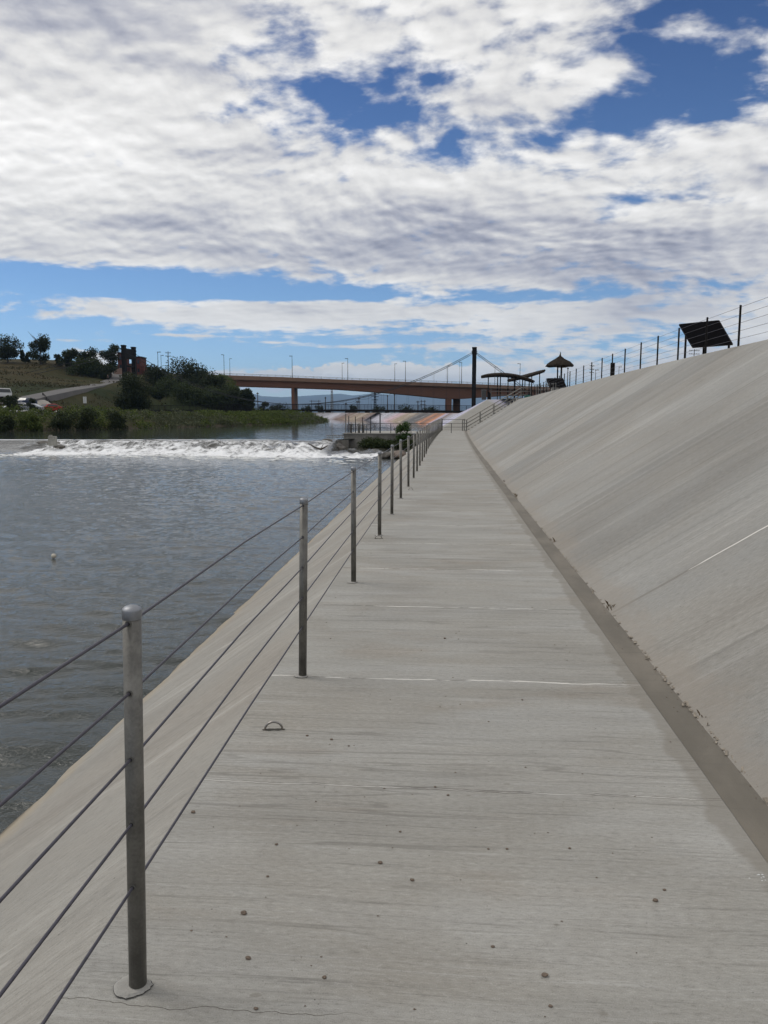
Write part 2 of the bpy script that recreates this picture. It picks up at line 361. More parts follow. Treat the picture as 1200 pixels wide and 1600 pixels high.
# mural paint material keyed to distance along the bank
def mural_mat():
    m, N, b = material('painted_levee'); uv = N.n('ShaderNodeUVMap').outputs[0]; U_, V_, _ = N.sep(uv)[0:3]
    n1 = N.noise(N.map(uv, (.25, .12, 1)), 1, 4, .6)
    u = N.m('ADD', N.m('ADD', U_, N.m('MULTIPLY', V_, 1.2)), N.m('MULTIPLY', N.m('SUBTRACT', n1, .5), 6))
    f = N.m('DIVIDE', u, 260)
    W = (.42, .42, .48); T = (.32, .26, .19); G = (.10, .10, .10); O = (.50, .20, .08); Lv = (.45, .44, .58); Br = (.16, .10, .08); Pk = (.5, .36, .4)
    base = (.29, .28, .255)
    stops = [(0, base), (.045, base), (.05, Lv), (.12, W), (.17, Br), (.20, Lv), (.225, O), (.255, Br), (.265, O), (.285, G), (.315, G), (.335, T), (.36, T), (.38, Pk), (.41, W), (.45, W), (.47, Br), (.50, T), (.55, Br), (.58, W), (.66, G), (.70, T), (.8, W), (.9, T)]
    col = N.ramp(f, stops[:31], 'LINEAR')
    st = N.noise(N.map(N.comb(u, V_, 0), (.8, .05, 1)), 1, 5, .8)
    col = N.mix(N.m('MULTIPLY', N.ss(st, .48, .42), N.m('MULTIPLY', N.ss(f, .045, .07), .9)), col, (.04, .035, .04))
    col = N.mix(N.m('MULTIPLY', N.ss(st, .56, .63), N.m('MULTIPLY', N.ss(f, .045, .07), .7)), col, (.6, .6, .66))
    st2 = N.noise(N.map(uv, (3.3, .2, 1)), 1, 4, .6)
    col = N.mix(N.m('MULTIPLY', N.ss(st2, .45, .3), .35), col, (.16, .15, .14))
    N.put(b.inputs['Base Color'], col); b.inputs['Roughness'].default_value = .85; return m
mb = MB(); mb.grid(P); o = mb.build('painted_levee', mural_mat(), smooth=False, uvs=U); recalc(o); struct(o)
if o.data.polygons[5].normal.z < 0: o.data.flip_normals()
# plaza slab on the levee top
mb = MB(); mb.add([(6.4, 67.1, 2.75), (40, 67.1, 2.75), (40, 112, 2.75), (6.0, 112, 2.75), (5.2, 90, 2.75), (4.6, 73, 2.75)], [(0, 1, 2, 3, 4, 5)])
mb.add([(6.0, 112, 2.75), (40, 112, 2.75), (40, 112, .5), (6.0, 112, .5), (5.2, 90, 2.75), (5.2, 90, .5), (3.9, 74, 2.75), (3.9, 74, .5)], [(0, 1, 2, 3), (4, 0, 3, 5), (6, 4, 5, 7)])
struct(mb.build('plaza', M_conc))

# ------------------------------------------------------------------ terrain
shore = [(-60, -60), (-58, 0), (-55, 40), (-50, 62), (-44.8, 74.5), (-35.3, 91), (-27.5, 113), (-25.2, 140), (-26.5, 166), (-42, 205), (-92, 285), (-190, 360), (-440, 480)]
sh = np.array(catmull(shore, 5)); zf = np.array([(-1.9, -80), (-1.9, 0), (-1.9, 40)]+[(p[0]-.6, p[1]) for p in zl])
def sdist(X, Y, pl):
    best = np.full(X.shape, 1e9); sg = np.ones(X.shape)
    for (ax, ay), (bx, by) in zip(pl[:-1], pl[1:]):
        dx, dy = bx-ax, by-ay; L2 = dx*dx+dy*dy
        t = np.clip(((X-ax)*dx+(Y-ay)*dy)/L2, 0, 1); qx = ax+t*dx; qy = ay+t*dy
        d = np.hypot(X-qx, Y-qy); s = np.sign(dx*(Y-ay)-dy*(X-ax)); mk = d < best-1e-9
        sg = np.where(mk, s, sg); best = np.where(mk, d, best)
    return best*sg      # + on the left of the line
def hgt(X, Y):
    X = np.asarray(X, float); Y = np.asarray(Y, float)
    sl = sdist(X, Y, sh); sr = -sdist(X, Y, zf)
    R = X*RT[0]+Y*RT[1]; F = X*FW[0]+Y*FW[1]
    zL = np.interp(sl, [-4, -1, 0, 3, 8, 20], [-2.6, -.9, -.45, .35, 1.0, 1.3])
    hill = np.interp(F, [122, 130, 140, 168, 195, 222, 232, 250, 400], [0, .4, 2.4, 4.9, 6.8, 9.2, 10.4, 12, 13])
    wR = np.interp(R, [-160, -115, -97, -90, -78, -70, -66, -60, -56], [1.5, 1.43, 1.38, 1.2, 1.02, 1, .85, .2, 0])
    h2 = np.interp(F, [195, 202, 225, 245, 400], [0, 1.5, 9.5, 11.5, 13])
    w2 = np.interp(R, [-66, -60, -50, -42, -36], [0, .9, 1.0, .35, 0])
    far = 1-np.clip((F-420)/300, 0, 1)
    hz = np.maximum(hill*wR, h2*w2)*far
    zL = zL+np.where(sl > 0, hz, 0)
    zR = np.interp(sr, [0, 4, 12, 30], [-2.6, -2.6, .3, .6])
    z = np.where(sl > -4, zL, np.where(sr > 0, zR, -2.6))
    return z
def hz1(x, y): return float(hgt(np.array([x]), np.array([y]))[0])
rad = [2]
while rad[-1] < 15000: rad.append(rad[-1]*(1.0+(.03 if 60 < rad[-1] < 300 else .07)))
NA = 540; ang = np.linspace(0, 2*PI, NA, endpoint=False)
RR, AA = np.meshgrid(rad, ang, indexing='ij'); GX = RR*np.sin(AA); GY = RR*np.cos(AA); GZ = hgt(GX, GY)
nz = np.array([[mn.noise(Vector((GX[i, j]*.06, GY[i, j]*.06, 0)))+.4*mn.noise(Vector((GX[i, j]*.3, GY[i, j]*.3, 3))) for j in range(NA)] for i in range(len(rad))])
GZ = GZ+nz*.45*np.clip((GZ-1.2)/3, 0, 1)
vs = np.stack([GX, GY, GZ], -1).reshape(-1, 3).tolist(); vs.append((0, 0, -2.6)); fs = []
n_r = len(rad)
for i in range(n_r-1):
    for j in range(NA): a = i*NA+j; b2 = i*NA+(j+1) % NA; fs.append((a, b2, b2+NA, a+NA))
for j in range(NA): fs.append((len(vs)-1, (j+1) % NA, j))
def ground_mat():
    m, N, b = material('dry_grass_ground'); tc = N.n('ShaderNodeTexCoord').outputs['Object']
    a = N.noise(tc, .045, 5, .6, .8); c = N.noise(tc, .5, 5, .65); d = N.noise(tc, 3, 4, .7)
    Z = N.sep(tc)[2]
    col = N.mix(N.ss(a, .4, .6), (.016, .026, .007), (.042, .038, .015))
    col = N.mix(N.m('MULTIPLY', N.ss(N.m('ADD', Z, N.m('MULTIPLY', a, 10)), 12, 19), .6), col, (.060, .043, .020))
    col = N.mix(N.m('MULTIPLY', N.ss(c, .5, .65), .6), col, (.018, .026, .009))
    col = N.mix(N.m('MULTIPLY', N.ss(d, .45, .7), .35), col, (.075, .06, .03))
    col = N.mix(N.ss(Z, .2, -.3), col, (.05, .042, .03))
    N.put(b.inputs['Base Color'], col); b.inputs['Roughness'].default_value = .95; b.inputs['Specular IOR Level'].default_value = .1
    N.put(b.inputs['Normal'], N.bump(N.m('ADD', d, c), .8, .3)); return m
mb = MB(); mb.v = vs; mb.f = fs; mb.mi = [0]*len(fs); gd = struct(mb.build('ground', ground_mat(), smooth=True))
if gd.data.polygons[500].normal.z < 0: gd.data.flip_normals()

# hill road and parking lot
def ribbon(pts, w, name, mat, lift=.12):
    pts = catmull(pts, 8); P = []
    for i, p in enumerate(pts):
        a = np.array(pts[max(0, i-1)]); b = np.array(pts[min(len(pts)-1, i+1)]); d = (b-a)/np.linalg.norm(b-a); nn = np.array([d[1], -d[0]])
        zs = [hz1(p[0]+nn[0]*s*w/2, p[1]+nn[1]*s*w/2) for s in (-1, 0, 1)]; z = max(zs)+lift
        P.append([(p[0]+nn[0]*s*w/2, p[1]+nn[1]*s*w/2, z+zz) for s, zz in ((-1.15, -1.2), (-1, 0), (-.3, .03), (.3, .03), (1, 0), (1.15, -1.2))])
    mb = MB(); mb.grid(P); o = struct(recalc(mb.build(name, mat, smooth=False)))
    return o
M_road = simple('hill_road_paving', (.105, .10, .098), .9, 0, .15, .4)
M_lot = simple('pale_parking_paving', (.24, .225, .20), .9, 0, .15, .4)
def rp(px, D): v = atD(px, 640, D); return (v.x, v.y)
ribbon([rp(20, 137), rp(45, 146), rp(80, 158), rp(120, 176), rp(155, 198), rp(178, 218), rp(190, 232), rp(186, 250)], 4.6, 'hill_road', M_road)
ribbon([rp(52, 145), rp(66, 140), rp(78, 136), rp(98, 129)], 4.2, 'parking_lane', M_lot, .1)

# ------------------------------------------------------------------ water
def water_mat(name, foamy=False, calm=1.0):
    m, N, b = material(name); tc = N.n('ShaderNodeTexCoord').outputs['Object']
    n1 = N.noise(N.map(tc, (1, 1.6, 1), rot=(0, 0, .25)), 6.5, 4, .6, .6); n2 = N.noise(N.map(tc, (1, 1.9, 1), rot=(0, 0, .1)), 21, 3, .6, .8)
    n3 = N.noise(tc, .12, 3, .6)
    h = N.m('ADD', N.m('MULTIPLY', n1, 1.0), N.m('MULTIPLY', n2, .35))
    N.put(b.inputs['Normal'], N.bump(h, 1.0, .014*calm))
    N.put(b.inputs['Base Color'], N.mix(N.ss(n3, .35, .7), (.030, .036, .032), (.044, .047, .041)))
    b.inputs['Roughness'].default_value = .045; b.inputs['IOR'].default_value = 1.33
    b.inputs['Specular IOR Level'].default_value = .5
    return m
M_water = water_mat('river_water'); M_water2 = water_mat('upper_river_water', calm=.18)
rng = np.random.RandomState(3)
waves = []
for k in range(46):
    lam = .16*(1.078**k) if k < 30 else rng.uniform(.2, .9); th = rng.normal(1.42, .40)
    waves.append((2*PI/lam*math.cos(th), 2*PI/lam*math.sin(th), rng.uniform(0, 6.28), .0038*lam**.85))
def wave(X, Y):
    Xd = X+.25*np.sin(Y*.9+1.3*np.sin(X*.4)); Yd = Y+.25*np.sin(X*.7+1.1*np.sin(Y*.5)); z = np.zeros_like(X)
    for kx, ky, ph, a in waves: z += a*(1-np.abs(np.sin((kx*Xd+ky*Yd+ph)/2)))*2
    amp = .75+.5*np.sin(X*.21+Y*.13+2)*np.sin(Y*.17-X*.05); return (z-z.mean())*amp
WL = -1.1; WU = -.35
# crest line of the weir and foot line of the broken water
crestP = catmull([(-60, 50.5), (-45, 51), (-31, 51.9), (-22, 52.5), (-13.3, 52.9), (-9.6, 52.6), (-7.6, 55.0), (-6.0, 56.6), (-4.2, 56.8), (-2.0, 56.6)], 12)
footP = catmull([(-60, 45.5), (-45, 45.6), (-27.5, 45.8), (-18.6, 46.1), (-11.4, 44.5), (-9, 43.4), (-7.2, 42.8), (-5.4, 42.5), (-3.8, 44.0), (-2.7, 46.2)], 12)
cxs = np.array(crestP); fxs = np.array(footP)
# lower pool (fan grid fine near the camera)
rr = [3.0]
while rr[-1] < 54: rr.append(rr[-1]*1.0042+.006)
aa = np.linspace(math.radians(-62), math.radians(4), 420)
RR2, AA2 = np.meshgrid(rr, aa, indexing='ij'); WX = RR2*np.sin(AA2); WY = RR2*np.cos(AA2)
WZ = WL+wave(WX, WY)*np.clip(1.15-RR2/90, .5, 1)
mb = MB(); n1, n2 = WX.shape
mb.v = np.stack([WX, WY, WZ], -1).reshape(-1, 3).tolist()
I, J = np.meshgrid(np.arange(n1-1), np.arange(n2-1), indexing='ij'); A = (I*n2+J).ravel()
mb.f = np.stack([A, A+n2, A+n2+1, A+1], -1).tolist(); mb.mi = [0]*len(mb.f)
b0 = len(mb.v)
mb.v += [(-75, -60, WL-.12), (-1.5, -60, WL-.12), (-1.5, 47, WL-.12), (-75, 47, WL-.12)]; mb.f.append((b0, b0+1, b0+2, b0+3)); mb.mi.append(0)
o = struct(mb.build('river_water', M_water, smooth=True))
if o.data.polygons[10].normal.z < 0: o.data.flip_normals()
# upper pool
P = []
def crest_y(x): return np.interp(x, cxs[:, 0], cxs[:, 1])
xs = np.concatenate([np.linspace(-66, -2.0, 150)])
for t in np.concatenate([np.linspace(0, 1, 120)**1.6]):
    row = []
    for x in xs:
        y0 = crest_y(x); y = y0+t*(135-y0); row.append((x, y, WU+.018*mn.noise(Vector((x*.8, y*1.1, 0)))-(.03 if t == 0 else 0)))
    P.append(row)
mb = MB(); mb.grid(P); b0 = len(mb.v)
mb.add([(-66, 135, WU), (0, 135, WU), (30, 200, WU), (-40, 330, WU), (-400, 560, WU), (-520, 420, WU), (-66, 200, WU)], [(0, 1, 2, 3, 4, 5, 6)])
o = struct(recalc(mb.build('upper_river_water', M_water2, smooth=True)))
if o.data.polygons[10].normal.z < 0: o.data.flip_normals()
# rapids below the weir crest
def foam_mat():
    m, N, b = material('white_water'); geo = N.n('ShaderNodeTexCoord').outputs['Object']; uv = N.n('ShaderNodeUVMap').outputs[0]
    U_, T_, _ = N.sep(uv)[0:3]
    n1 = N.noise(N.map(geo, (1, .6, 1.5)), 1.0, 6, .62, .9); n2 = N.noise(N.map(geo, (1, .5, 1)), 4, 4, .6, .5)
    k = N.m('ADD', N.m('MULTIPLY', n1, .62), N.m('MULTIPLY', n2, .38))
    bias = N.ramp(T_, [(0, .0), (.04, .1), (.10, .46), (.45, .55), (.8, .70), (.94, .58), (1, .06)])
    left = N.m('MULTIPLY', N.ss(U_, -26.5, -28.5), .42)     # smooth tongue on the left
    f = N.ss(N.m('SUBTRACT', N.m('ADD', k, N.m('MULTIPLY', N.m('SUBTRACT', bias, .5), .62)), left), .40, .62)
    line = N.m('MULTIPLY', N.ss(T_, .05, .03), N.ss(N.noise(N.map(geo, (.3, 1, 1)), 1, 3), .36, .46)); f = N.m('MULTIPLY', f, N.m('SUBTRACT', 1, N.m('MULTIPLY', N.m('MULTIPLY', N.ss(U_, -8.4, -7.4), N.ss(T_, .62, .5)), 1))); f = N.m('MAXIMUM', f, N.m('MULTIPLY', line, N.ss(U_, -10, -13)))
    N.put(b.inputs['Base Color'], N.mix(f, (.04, .038, .03), (.80, .81, .82)))
    N.put(b.inputs['Roughness'], N.m('ADD', N.m('MULTIPLY', f, .6), .1)); b.inputs['IOR'].default_value = 1.33
    N.put(b.inputs['Normal'], N.bump(N.m('ADD', n1, n2), .7, .06)); return m
P = []; U = []; NC = 620; NTt = 70
ci = np.linspace(0, len(cxs)-1, NC); ri = range(len(cxs)); CP = np.stack([np.interp(ci, ri, cxs[:, k]) for k in (0, 1)], 1); FP = np.stack([np.interp(ci, ri, fxs[:, k]) for k in (0, 1)], 1)
for q in range(NTt):
    t = q/(NTt-1); row = []
    base0 = float(np.interp(t, [0, .06, .2, .45, .7, 1], [WU+.015, WU-.02, WU-.24, WL+.22, WL+.09, WL-.05]))
    rough0 = float(np.interp(t, [0, .05, .2, .5, .85, 1], [0, .06, .30, .36, .24, .03]))
    for cxp, fxp in zip(CP.tolist(), FP.tolist()):
        x = cxp[0]*(1-t)+fxp[0]*t; y = cxp[1]*(1-t)+fxp[1]*t
        base = base0; rough = rough0
        if x > -7.7: k_ = min(1, (x+7.7)/.35); base = base*(1-k_)+k_*(WL+.12*(1-t)-.05*t); rough *= 1-.45*k_
        if x < -26.5: rough *= max(.12, 1+(x+26.5)/3)
        v = Vector((x*.9, y*.55, 0)); h = mn.multi_fractal(v, .9, 2.1, 4, noise_basis='PERLIN_ORIGINAL')-1.0
        h2 = 1-abs(mn.noise(Vector((x*1.6, y*.7, 5))))*2.0
        row.append((x, y, base+rough*(.38*h+.34*h2*max(0, .6+h))+.04*rough)); U.append((x, t))
    P.append(row)
mb = MB(); mb.grid(P); M_foam = foam_mat(); o = recalc(mb.build('rapids', M_foam, smooth=True, uvs=U)); tag(o, kind='structure')
if o.data.polygons[1000].normal.z < 0: o.data.flip_normals()
# drifting foam streaks just below the rapids
mb = MB()
for k in range(420):
    x = random.uniform(-45, -4); y0 = np.interp(x, fxs[:, 0], fxs[:, 1]); y = y0-abs(random.gauss(0, 1.6)); r = random.uniform(.03, .16)
    z = WL+.07; n = 6; a0 = random.uniform(0, 6)
    pts = [(x+r*2.2*math.cos(a0+2*PI*i/n)*random.uniform(.6, 1.1), y+r*math.sin(a0+2*PI*i/n)*random.uniform(.6, 1.1), z-.02) for i in range(n)]
    mb.add(pts+[(x, y, z+.02)], [(i, (i+1) % n, n) for i in range(n)])
M_fleck = simple('foam_fleck', (.6, .61, .6), .7, 0, .1, 5)
tag(mb.build('foam_flecks', M_fleck), 'white foam flecks drifting just below the rapids', 'foam', kind='stuff')

# ------------------------------------------------------------------ boulders
def rock(name, loc, s, mat, label, cat='rock', seed=0, parent=None, group=None, sub=3, jag=.35):
    bm = bmesh.new(); bmesh.ops.create_icosphere(bm, subdivisions=sub, radius=1)
    for v in bm.verts:
        n = mn.noise(v.co*1.3+Vector((seed*7.1, 0, 0)))*jag+mn.noise(v.co*3.5+Vector((0, seed*3.3, 0)))*jag*.4
        v.co = Vector((v.co.x*s[0], v.co.y*s[1], v.co.z*s[2]))*(1+n)
    me = bpy.data.meshes.new(name); bm.to_mesh(me); bm.free(); me.materials.append(mat)
    o = bpy.data.objects.new(name, me); COL.objects.link(o); o.location = loc
    return tag(o, label, cat, group)
p = atz(509, 700, -.9); rock('boulder', (p.x, p.y, -.72), (.75, .5, .42), M_stone, 'large dark wet boulder splitting the rapids at their right end', seed=1)
p = atz(92, 702, -.9); rock('boulder', (p.x, p.y, -.85), (.45, .4, .28), M_stone, 'small dark rock in the foam below the pale concrete block', seed=2)
p = atz(75, 696, -.7); rock('boulder', (p.x, p.y, -.62), (.9, .5, .25), M_stone, 'flat dark rock at the foot of the pale concrete block', seed=3)
p = atz(603, 716, WL); rock('boulder', (p.x, p.y, -1.0), (.32, .5, .3), M_stone, 'dark rounded rock where the rapids meet the concrete bank', seed=4)
p = atz(616, 716, WL); rock('boulder', (-2.72, 45.2, -.95), (.45, .9, .3), simple('brown_rock', (.15, .115, .09), .7, 0, .3, 2, .5), 'brown flat rock lying against the river slope beside the rapids', seed=5)
# concrete sill carrying the weir lip
P_ = []
for i, (x_, y_) in enumerate(crestP):
    if x_ > -7.0: break
    P_.append([(x_, y_+.06, -2.5), (x_, y_+.06, WU-.07), (x_, y_+.75, WU-.07), (x_, y_+.75, -2.5)])
mb = MB(); mb.grid(P_); struct(recalc(mb.build('weir_sill', M_wallconc)))
rock('boulder', (-8.15, 54.3, -.72), (.75, .8, .42), M_stone, 'dark rock wedged between the weir lip and the platform corner', seed=8)
rock('boulder', (-7.4, 53.2, -1.0), (.5, .5, .35), M_stone, 'dark wet rock in front of the platform wall corner', seed=9)
# low silt bank under the platform wall
P_ = []
for i in range(24):
    u_ = i/23; x_ = -7.9+u_*6.2; row = []
    for j in range(10):
        v_ = j/9; row.append((x_, 56.6-v_*3.6*(1-.35*abs(2*u_-1)), -1.25+.28*math.sin(min(1, (1-v_)*1.2)*PI/2)*min(1, u_*4)+.06*mn.noise(Vector((x_*2, v_*5, 0)))))
    P_.append(row)
mb = MB(); mb.grid(P_); o = struct(recalc(mb.build('silt_bank', M_stone, smooth=True)))
if o.data.polygons[5].normal.z < 0: o.data.flip_normals()
# branch stuck in the rapids
mb = MB(); p = atz(500, 705, -.85); c = Vector((p.x, p.y, -.62))
mb.tube([c+Vector((-.75, 0, .25)), c+Vector((-.3, .05, 0)), c+Vector((.05, 0, -.12)), c+Vector((.5, -.1, .12))], [.03, .05, .06, .03], 6)
mb.tube([c+Vector((.05, 0, -.12)), c+Vector((.2, .05, .2))], [.035, .015], 5)
tag(mb.build('driftwood_branch', M_bark), 'dark forked branch caught in the white water beside the large boulder', 'branch')
# pale block on the crest
p = atz(86, 690, WU); t = empty('concrete_block', (p.x, p.y-.3, WU-.15), 'pale square concrete block standing on the weir crest at left', 'block')
mb = MB(); mb.box((0, 0, .2), (.46, .45, .62), .2); mb.box((-.12, 0, .54), (.16, .3, .1), .2); bevel(mb.build('block_body', M_pale, t), .03)
# floating ball on the lower pool
p = atz(84, 873, WL); bm = bmesh.new(); bmesh.ops.create_uvsphere(bm, u_segments=14, v_segments=9, radius=.045)
me = bpy.data.meshes.new('float'); bm.to_mesh(me); bm.free(); me.materials.append(simple('pale_float', (.5, .46, .38), .5)); o = bpy.data.objects.new('water_float', me); COL.objects.link(o); o.location = (p.x, p.y, WL+.05)
tag(o, 'tiny pale ball floating alone on the open lower water', 'float')

# ------------------------------------------------------------------ river cable railing
posts = [(-.82, -.6), (-.83, 1.87), (-.84, 4.38), (-.84, 6.95), (-.835, 9.70), (-.82, 11.75), (-.81, 13.97), (-.78, 16.2)]
y = 18.4
while y < 66: posts.append((-.80+cx(y)+(.04 if y < 30 else 0), y)); y += 2.13
CH = [1.035, .85, .67, .49, .31]; PH = 1.09
leans = {1: (.027, .0), 2: (.020, 0), 3: (0.003, 0)}
fence = empty('cable_railing', (-.83, 1.87, 0), 'long steel post and cable railing along the river edge of the concrete walkway', 'railing')
fl = fence.location.copy()
def make_post(h, r, cap=True):
    mb = MB(); mb.cyl((0, 0, -.03), (0, 0, h-.03), r, n=20)
    return mb
pm = make_post(PH, .0238)
post0 = pm.build('post', M_steel, fence)
for p_ in post0.data.polygons: p_.use_smooth = len(p_.vertices) == 4
mb = MB(); prof = [(0.0005, PH-.0115), (.010, PH-.0125), (.018, PH-.0155), (.0228, PH-.0195), (.0246, PH-.0225), (.0250, PH-.0235), (.0250, PH-.046), (.0246, PH-.047), (.0235, PH-.047)]
n = 20; vs = []; fs = []
for r_, z_ in prof: vs += [(r_*math.cos(2*PI*k/n), r_*math.sin(2*PI*k/n), z_) for k in range(n)]
for i in range(len(prof)-1): fs += [(i*n+k, (i+1)*n+k, (i+1)*n+(k+1) % n, i*n+(k+1) % n) for k in range(n)]
mb.add(vs, fs); cap0 = mb.build('cap', M_cap, post0, smooth=True)
for p_ in cap0.data.polygons: p_.use_smooth = abs(p_.normal.z) > .35 or True
es_ = cap0.modifiers.new('split', 'EDGE_SPLIT'); es_.split_angle = math.radians(28)
for h_ in CH:
    mb = MB(); mb.cyl((0, -.0262, h_), (0, .0262, h_), .0085, n=12)
    for s in (-1, 1): mb.cyl((0, s*.0264, h_), (0, s*.0270, h_), .0055, n=10, mi=1)
    mb.build('grommet', [M_steel, M_hole], post0)
# irregular grout patch
mb = MB(); nn_ = 34; ring = []
for k in range(nn_):
    a_ = 2*PI*k/nn_; r_ = .046+.018*mn.noise(Vector((math.cos(a_)*.8, math.sin(a_)*.8, 9)))+random.uniform(-.0022, .0022); ring.append((r_*1.15*math.cos(a_)-.008, r_*math.sin(a_)))
vs = [(a_, b_, .004) for a_, b_ in ring]+[(a_*.85, b_*.85, .010) for a_, b_ in ring]+[(0, 0, .013)]
mb.add(vs, [(k, (k+1) % nn_, nn_+(k+1) % nn_, nn_+k) for k in range(nn_)]+[(nn_+k, nn_+(k+1) % nn_, 2*nn_) for k in range(nn_)])
vs = [(a_*1.03+.001, b_*1.03, .0035) for a_, b_ in ring]; mb.add(vs, [tuple(range(nn_))], 1)
grout0 = mb.build('grout_patch', [M_grout, M_hole], post0)
post0.location = Vector((posts[1][0], posts[1][1], 0))-fl
post0.rotation_euler = (0, leans[1][0], 0)
for i, (px_, py_) in enumerate(posts):
    if i == 1: continue
    c = copy_tree(post0, fence); c.location = Vector((px_, py_, 0))-fl; c.rotation_euler = (random.uniform(-.004, .004), leans.get(i, (random.uniform(-.006, .006), 0))[0], random.uniform(-.05, .05))
    for ch in c.children:
        if ch.name.startswith('grout'): ch.rotation_euler = (0, 0, random.uniform(-.8, .8)); ch.scale = (random.uniform(.8, 1.1),)*2+(1,)
for h_ in CH:
    mb = MB(); pts = []
    for i, (px_, py_) in enumerate(posts):
        lx = math.tan(leans.get(i, (0, 0))[0])*h_
        if i:
            q = posts[i-1]; pts.append(Vector(((px_+q[0])/2, (py_+q[1])/2, h_-.004))-fl)
        pts.append(Vector((px_+lx, py_, h_))-fl)
    mb.tube(pts, .0042, 6); mb.build('cable', M_cable, fence, smooth=True)

# ring anchors set in the walkway
def anchor(x, y, rz, label):
    t = empty('ring_anchor', (x, y, 0), label, 'anchor ring', 'half-ring anchors along the walkway edge', rz)
    mb = MB(); R_ = .043; mb.tube([(R_*math.cos(a), 0, .002+.92*R_*math.sin(a)) for a in np.linspace(-.12, PI+.12, 18)], .0055, 10)
    mb.build('ring', M_cap if 0 else simple('stainless_ring', (.3, .28, .26), .3, .9), t, smooth=True)
    mb = MB(); n = 16; vs = [(.058*math.cos(2*PI*k/n), .010*math.sin(2*PI*k/n)*(1+.4*math.sin(k*3)), .003) for k in range(n)]; mb.add(vs, [tuple(range(n))]); mb.build('recess', simple('recess_dark', (.06, .055, .045), .9), t)
anchor(-.84, 3.60, .15, 'steel half-ring anchor lying between the two nearest railing posts')
anchor(-.825, 9.45, .1, 'steel half-ring anchor right in front of the fourth railing post')
anchor(-.70, 15.55, .1, 'smallest farthest half-ring anchor beside the distant railing posts')

# pebbles and grit on the path
PBS = .68
pebs = [(381, 1428, .014), (388, 1498, .011), (594, 1349, .012), (644, 1376, .010), (851, 1525, .013), (507, 1528, .009), (1024, 1408, .012), (1038, 1391, .008), (770, 1480, .008), (302, 1270, .012), (480, 1150, .010), (518, 1156, .010), (545, 1166, .007), (695, 998, .012), (816, 1094, .008), (792, 1327, .007), (890, 1326, .007), (625, 1300, .007), (432, 1320, .008), (700, 1243, .008), (680, 1230, .007), (418, 1370, .007), (860, 1573, .008), (763, 1327, .006), (400, 1577, .008)]
pm_ = []
for i, (a_, b_, r_) in enumerate(pebs):
    p = atz(a_, b_, 0)
    o = rock('pebble', (p.x, p.y, r_*.3), (r_*.75, r_*.56, r_*.42), M_pebble, 'small rounded pebble lying loose on the concrete walkway', 'pebble', seed=i, group='pebbles scattered on the walkway', sub=2, jag=.3)
mb = MB()
for k in range(600):
    y_ = 1.5+random.random()**1.7*22; x_ = random.uniform(-.95, 1.12) if random.random() < .5 else 1.33-abs(random.gauss(0, .05)); r_ = random.uniform(.0015, .0045)*(1+y_/18)
    a0 = random.uniform(0, 6); vs = [(x_+cx(y_)+r_*math.cos(a0+i*2.1)*random.uniform(.8, 1.6), y_+r_*math.sin(a0+i*2.1), .001-(.012 if x_ > 1.15 else 0)) for i in range(3)]+[(x_+cx(y_), y_, r_*.9-(.012 if x_ > 1.15 else 0))]
    mb.add(vs, [(0, 1, 3), (1, 2, 3), (2, 0, 3)])
tag(mb.build('grit', M_pebble), 'fine dark grit and crumbs scattered over the walkway and gutter', 'grit', kind='stuff')
# crumbling edge + dry weeds along the foot of the slope
mb = MB()
for k in range(900):
    y_ = 1.6+random.random()**1.4*24
    if mn.noise(Vector((y_*1.7, 0, 0))) < -.15: continue
    x_ = 1.335+random.gauss(0, .012)+cx(y_); h_ = random.uniform(.002, .007)
    mb.box((x_, y_, -.008+h_/2), (random.uniform(.006, .02), random.uniform(.01, .04), h_), random.uniform(-.6, .6), rx=random.uniform(-.3, .3))
tag(mb.build('crumbled_edge', simple('crumbled_mortar', (.24, .21, .17), .95, 0, .5, 40)), 'crumbled mortar and dirt along the foot of the slope', 'rubble', kind='stuff')
mb = MB()
for (y_, n_, hh) in ((6.15, 14, .075), (9.4, 12, .06), (14.5, 12, .09), (3.9, 8, .03), (17.6, 8, .08)):
    for k in range(n_):
        a_ = random.uniform(0, 2*PI); l = random.uniform(.3, 1)*hh; bx = 1.34+cx(y_)+random.gauss(0, .012); by = y_+random.gauss(0, .05)
        tip = (bx+math.cos(a_)*l*.6, by+math.sin(a_)*l*.6, l*.8)
        mb.add([(bx-.002, by, -.01), (bx+.002, by, -.01), (bx+math.cos(a_)*l*.25+.0015, by+math.sin(a_)*l*.25, l*.55), tip], [(0, 1, 2), (0, 2, 3)])
tag(mb.build('dry_weeds', simple('dry_weed', (.12, .085, .045), .9, 0, .4, 20)), 'little tufts of dry weed rooted in the gutter edge', 'weeds', kind='stuff')
mb = MB()
p0 = atz(1183, 1372, 0)
for k in range(9):
    x_ = p0.x+random.gauss(0, .018); y_ = p0.y+random.gauss(0, .018); r_ = random.uniform(.002, .005)
    mb.add([(x_+r_*math.cos(i*1.05), y_+r_*math.sin(i*1.05), .002) for i in range(6)], [tuple(range(6))])
tag(mb.build('white_specks', M_fleck), 'cluster of tiny white droppings on the walkway near the gutter', 'droppings', kind='stuff')

